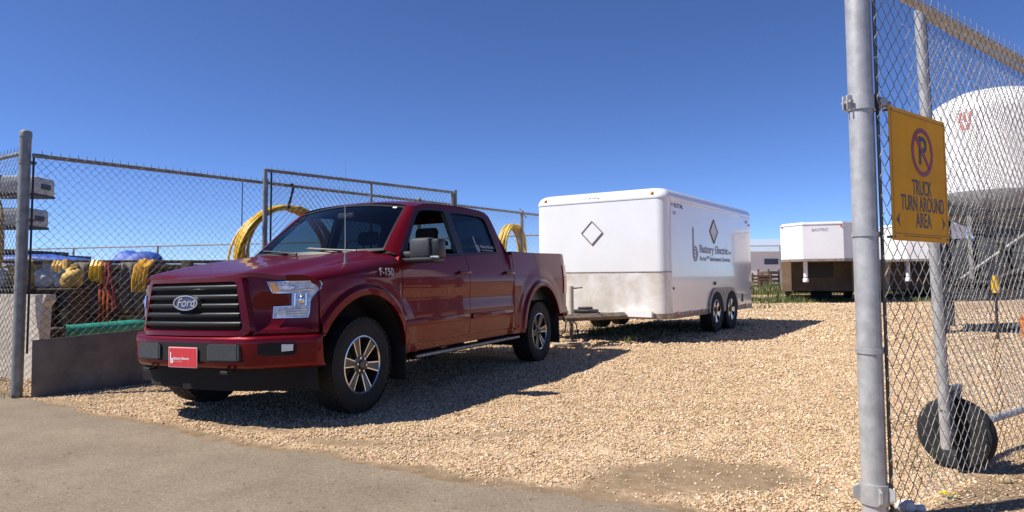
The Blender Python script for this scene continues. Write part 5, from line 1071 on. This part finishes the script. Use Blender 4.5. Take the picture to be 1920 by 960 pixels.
# green pipe on timber bearers
M['green'] = mat('green plastic pipe', (.015, .24, .17), .4, 0, var=.15, vscale=6)
b = MB(); pa, pb = Vector((-5.62, 8.62, .475)), Vector((-3.70, 9.95, .60)); b.tube([tuple(pa), tuple(pb)], .078, 20, 0, False); b.tube([tuple(pa + (pb - pa) * .002), tuple(pb)], .068, 20, 1, False); b.tube([tuple(pa), tuple(pa + (pb - pa).normalized() * .03)], .084, 20, 0, False); tag(b.build('green_pipe', [M['green'], M['under']]), 'long green plastic pipe lying on brown beams behind the metal sheet', 'pipe')
for k, (x, y, zt_, lab) in enumerate(((-5.0, 9.28, .44, 'front brown beam stack carrying the green pipe, nearer the street'), (-3.95, 10.05, .49, 'rear brown beam stack carrying the green pipe, next to the truck'))):
    b = MB(); b.T = Matrix.Translation((x, y, -.05)) @ Matrix.Rotation(R(-40 + 0 * k), 4, 'Z')
    for j in range(3): b.box(-.5, .5, -.12, .12, j * (zt_ + .02) / 3, (j + 1) * (zt_ + .02) / 3 - .008, 0, .006)
    tag(b.build('beam_stack', M['wood']), lab, 'beams')
b = MB(); b.T = Matrix.Translation((-4.9, 9.55, -.05)) @ Matrix.Rotation(R(24), 4, 'Z'); b.box(-1.5, 1.5, -.10, .10, 0, .50, 0, .01); b.box(-1.5, 1.5, -.16, .13, .50, .55, 0, .01); tag(b.build('timber_sill', mat('brown timber', (.15, .10, .065), .8, var=.3, vscale=3, stretch=(1, 6, 6))), 'low brown timber sill at the foot of the dark timber wall', 'timber')
# cantilever rack with two bundles of conduit
RK = empty('cantilever_rack', (-7.6, 9.2, 0)); tag(RK, 'steel cantilever rack at the far left holding two white bundles', 'rack')
M['pvc'] = mat('grey white conduit', (.50, .50, .49), .45, 0, var=.08, vscale=4)
for x in (-8.9, -7.55): 
    b = MB(); b.box(x - .06, x + .06, 9.42, 9.54, -.1, 2.75); b.build('upright', M['darksteel'], RK).matrix_parent_inverse = Matrix.Translation(-RK.location)
    for z in (1.80, 2.22): b = MB(); b.box(x - .04, x + .04, 8.75, 9.45, z - .05, z); b.build('arm', M['darksteel'], RK).matrix_parent_inverse = Matrix.Translation(-RK.location)
for k, (z, xr, lab) in enumerate(((2.22, -6.20, 'upper grey white conduit bundle on the rack left of the round post'), (1.80, -6.27, 'lower grey white conduit bundle on the rack left of the round post'))):
    b = MB(); b.T = Matrix.Translation((xr, 9.0, z)) @ Matrix.Rotation(R(4), 4, 'Z')
    b.box(-3.2, 0, -.22, .22, .02, .26, 0, .035); b.box(-3.2, -.004, -.225, .225, -.002, .03, 1); b.box(-.05, .006, -.10, .10, .10, .17, 1)
    for x in (-.45, -1.9): b.box(x - .012, x + .012, -.223, .223, .0, .263, 1)
    tag(b.build('conduit_bundle', [M['pvc'], M['black_metal']]), lab, 'conduit')

# ------------------------------------------------------------------ grass, stones, small litter
def grass():
    rg = random.Random(4); V = []; F = []
    def blade(x, y, h, w):
        a = rg.uniform(0, 6.28); b_ = rg.uniform(.1, .6) * h; c, s = math.cos(a), math.sin(a); z = g(x, y) - .01; o = len(V)
        for t, ww in ((0, 1), (.55, .75), (1, .08)):
            bx = x + math.cos(a + 1.6) * b_ * t * t; by = y + math.sin(a + 1.6) * b_ * t * t
            V.append((bx - c * w * ww, by - s * w * ww, z + h * t)); V.append((bx + c * w * ww, by + s * w * ww, z + h * t))
        F.append((o, o + 1, o + 3, o + 2)); F.append((o + 2, o + 3, o + 5, o + 4))
    def patch(cx, cy, rx, ry, n, h0, h1, w):
        for _ in range(n):
            u, v = rg.gauss(0, .5), rg.gauss(0, .5); x, y = cx + u * rx, cy + v * ry
            if vnoise(x, y, 1.3, 4) < .32: continue
            blade(float(x), float(y), rg.uniform(h0, h1) * (.5 + vnoise(x, y, 2.1, 9)), w)
    patch(12, 24.2, 5.5, 1.0, 2200, .05, .15, .012); patch(8.6, 25.0, 2.2, 1.6, 4500, .10, .28, .014); patch(17, 25.5, 5, 1, 900, .05, .18, .014); patch(7.4, 20.6, 1.2, 1.2, 200, .05, .15, .01)
    patch(1.35, 12.7, .7, .5, 800, .10, .32, .006); patch(1.9, 11.2, .12, .10, 60, .1, .22, .005); patch(.2, 12.4, .7, .5, 350, .10, .25, .006); patch(3.2, 13.9, 1.5, .4, 300, .05, .15, .006)
    patch(2.55, 3.55, .55, .28, 240, .04, .13, .003); patch(2.0, 3.15, .3, .1, 50, .03, .10, .0025); patch(2.9, 3.2, .6, .25, 160, .03, .10, .003)
    patch(-4.9, 6.7, .2, .1, 50, .04, .13, .003); patch(9, 33, 9, 2, 2500, .3, .7, .02); patch(20, 33, 10, 2, 2500, .3, .7, .02)
    me = bpy.data.meshes.new("grass"); me.from_pydata([tuple(float(c) for c in v) for v in V], [], F); me.materials.append(mat('grass blades', (.055, .095, .018), .7, col2=(.12, .13, .04), vscale=1.5))
    o = bpy.data.objects.new("grass", me); COL.objects.link(o); tag(o, 'green grass tufts growing round the trailers and the right fence', 'grass', kind='stuff')
grass()
M['rock'] = mat('pale stone', (.62, .58, .53), .9, var=.12, vscale=20, bump=.2, bscale=40); M['rocktan'] = mat('tan stone', (.46, .33, .18), .9, var=.2, vscale=20, bump=.2, bscale=40)
for x, y, r, m_, lab in ((1.735, 3.07, .036, 'rock', 'largest pale stone at the foot of the big right post'), (1.655, 3.02, .020, 'rocktan', 'small tan stone touching the foot of the big right post'), (2.42, 3.42, .030, 'rocktan', 'tan stone in the grass beside the black gate wheel'), (1.79, 3.06, .022, 'rock', 'pale stone right of the largest stone below the fence')):
    b = MB(); b.sph((0, 0, 0), r, 3, (1.2, .95, .8), 0, .22); o = b.build('stone', M[m_], smooth=60); o.location = (x, y, g(x, y) + r * .55); tag(o, lab, 'stone', 'bigger stones by the right fence')
b = MB(); rg = random.Random(2)
for k in range(7):
    a = rg.uniform(0, 6.28); r = rg.uniform(.0, .035); z = rg.uniform(.01, .035); x, y = 2.02 + r * math.cos(a) * 1.3, 3.22 + r * math.sin(a) * .7
    b.sph((x, y, g(x, y) + z), rg.uniform(.004, .009), 2, (1.3, 1, .7), 0, .4); b.tube([(2.02, 3.22, g(2, 3.2) - .01), (x, y, g(x, y) + z)], .0014, 4, 1)
tag(b.build('yellow_flowers', [mat('yellow petals', (.75, .55, .01), .6), M['green']]), 'tiny clump of yellow flowers below the right fence', 'flowers')
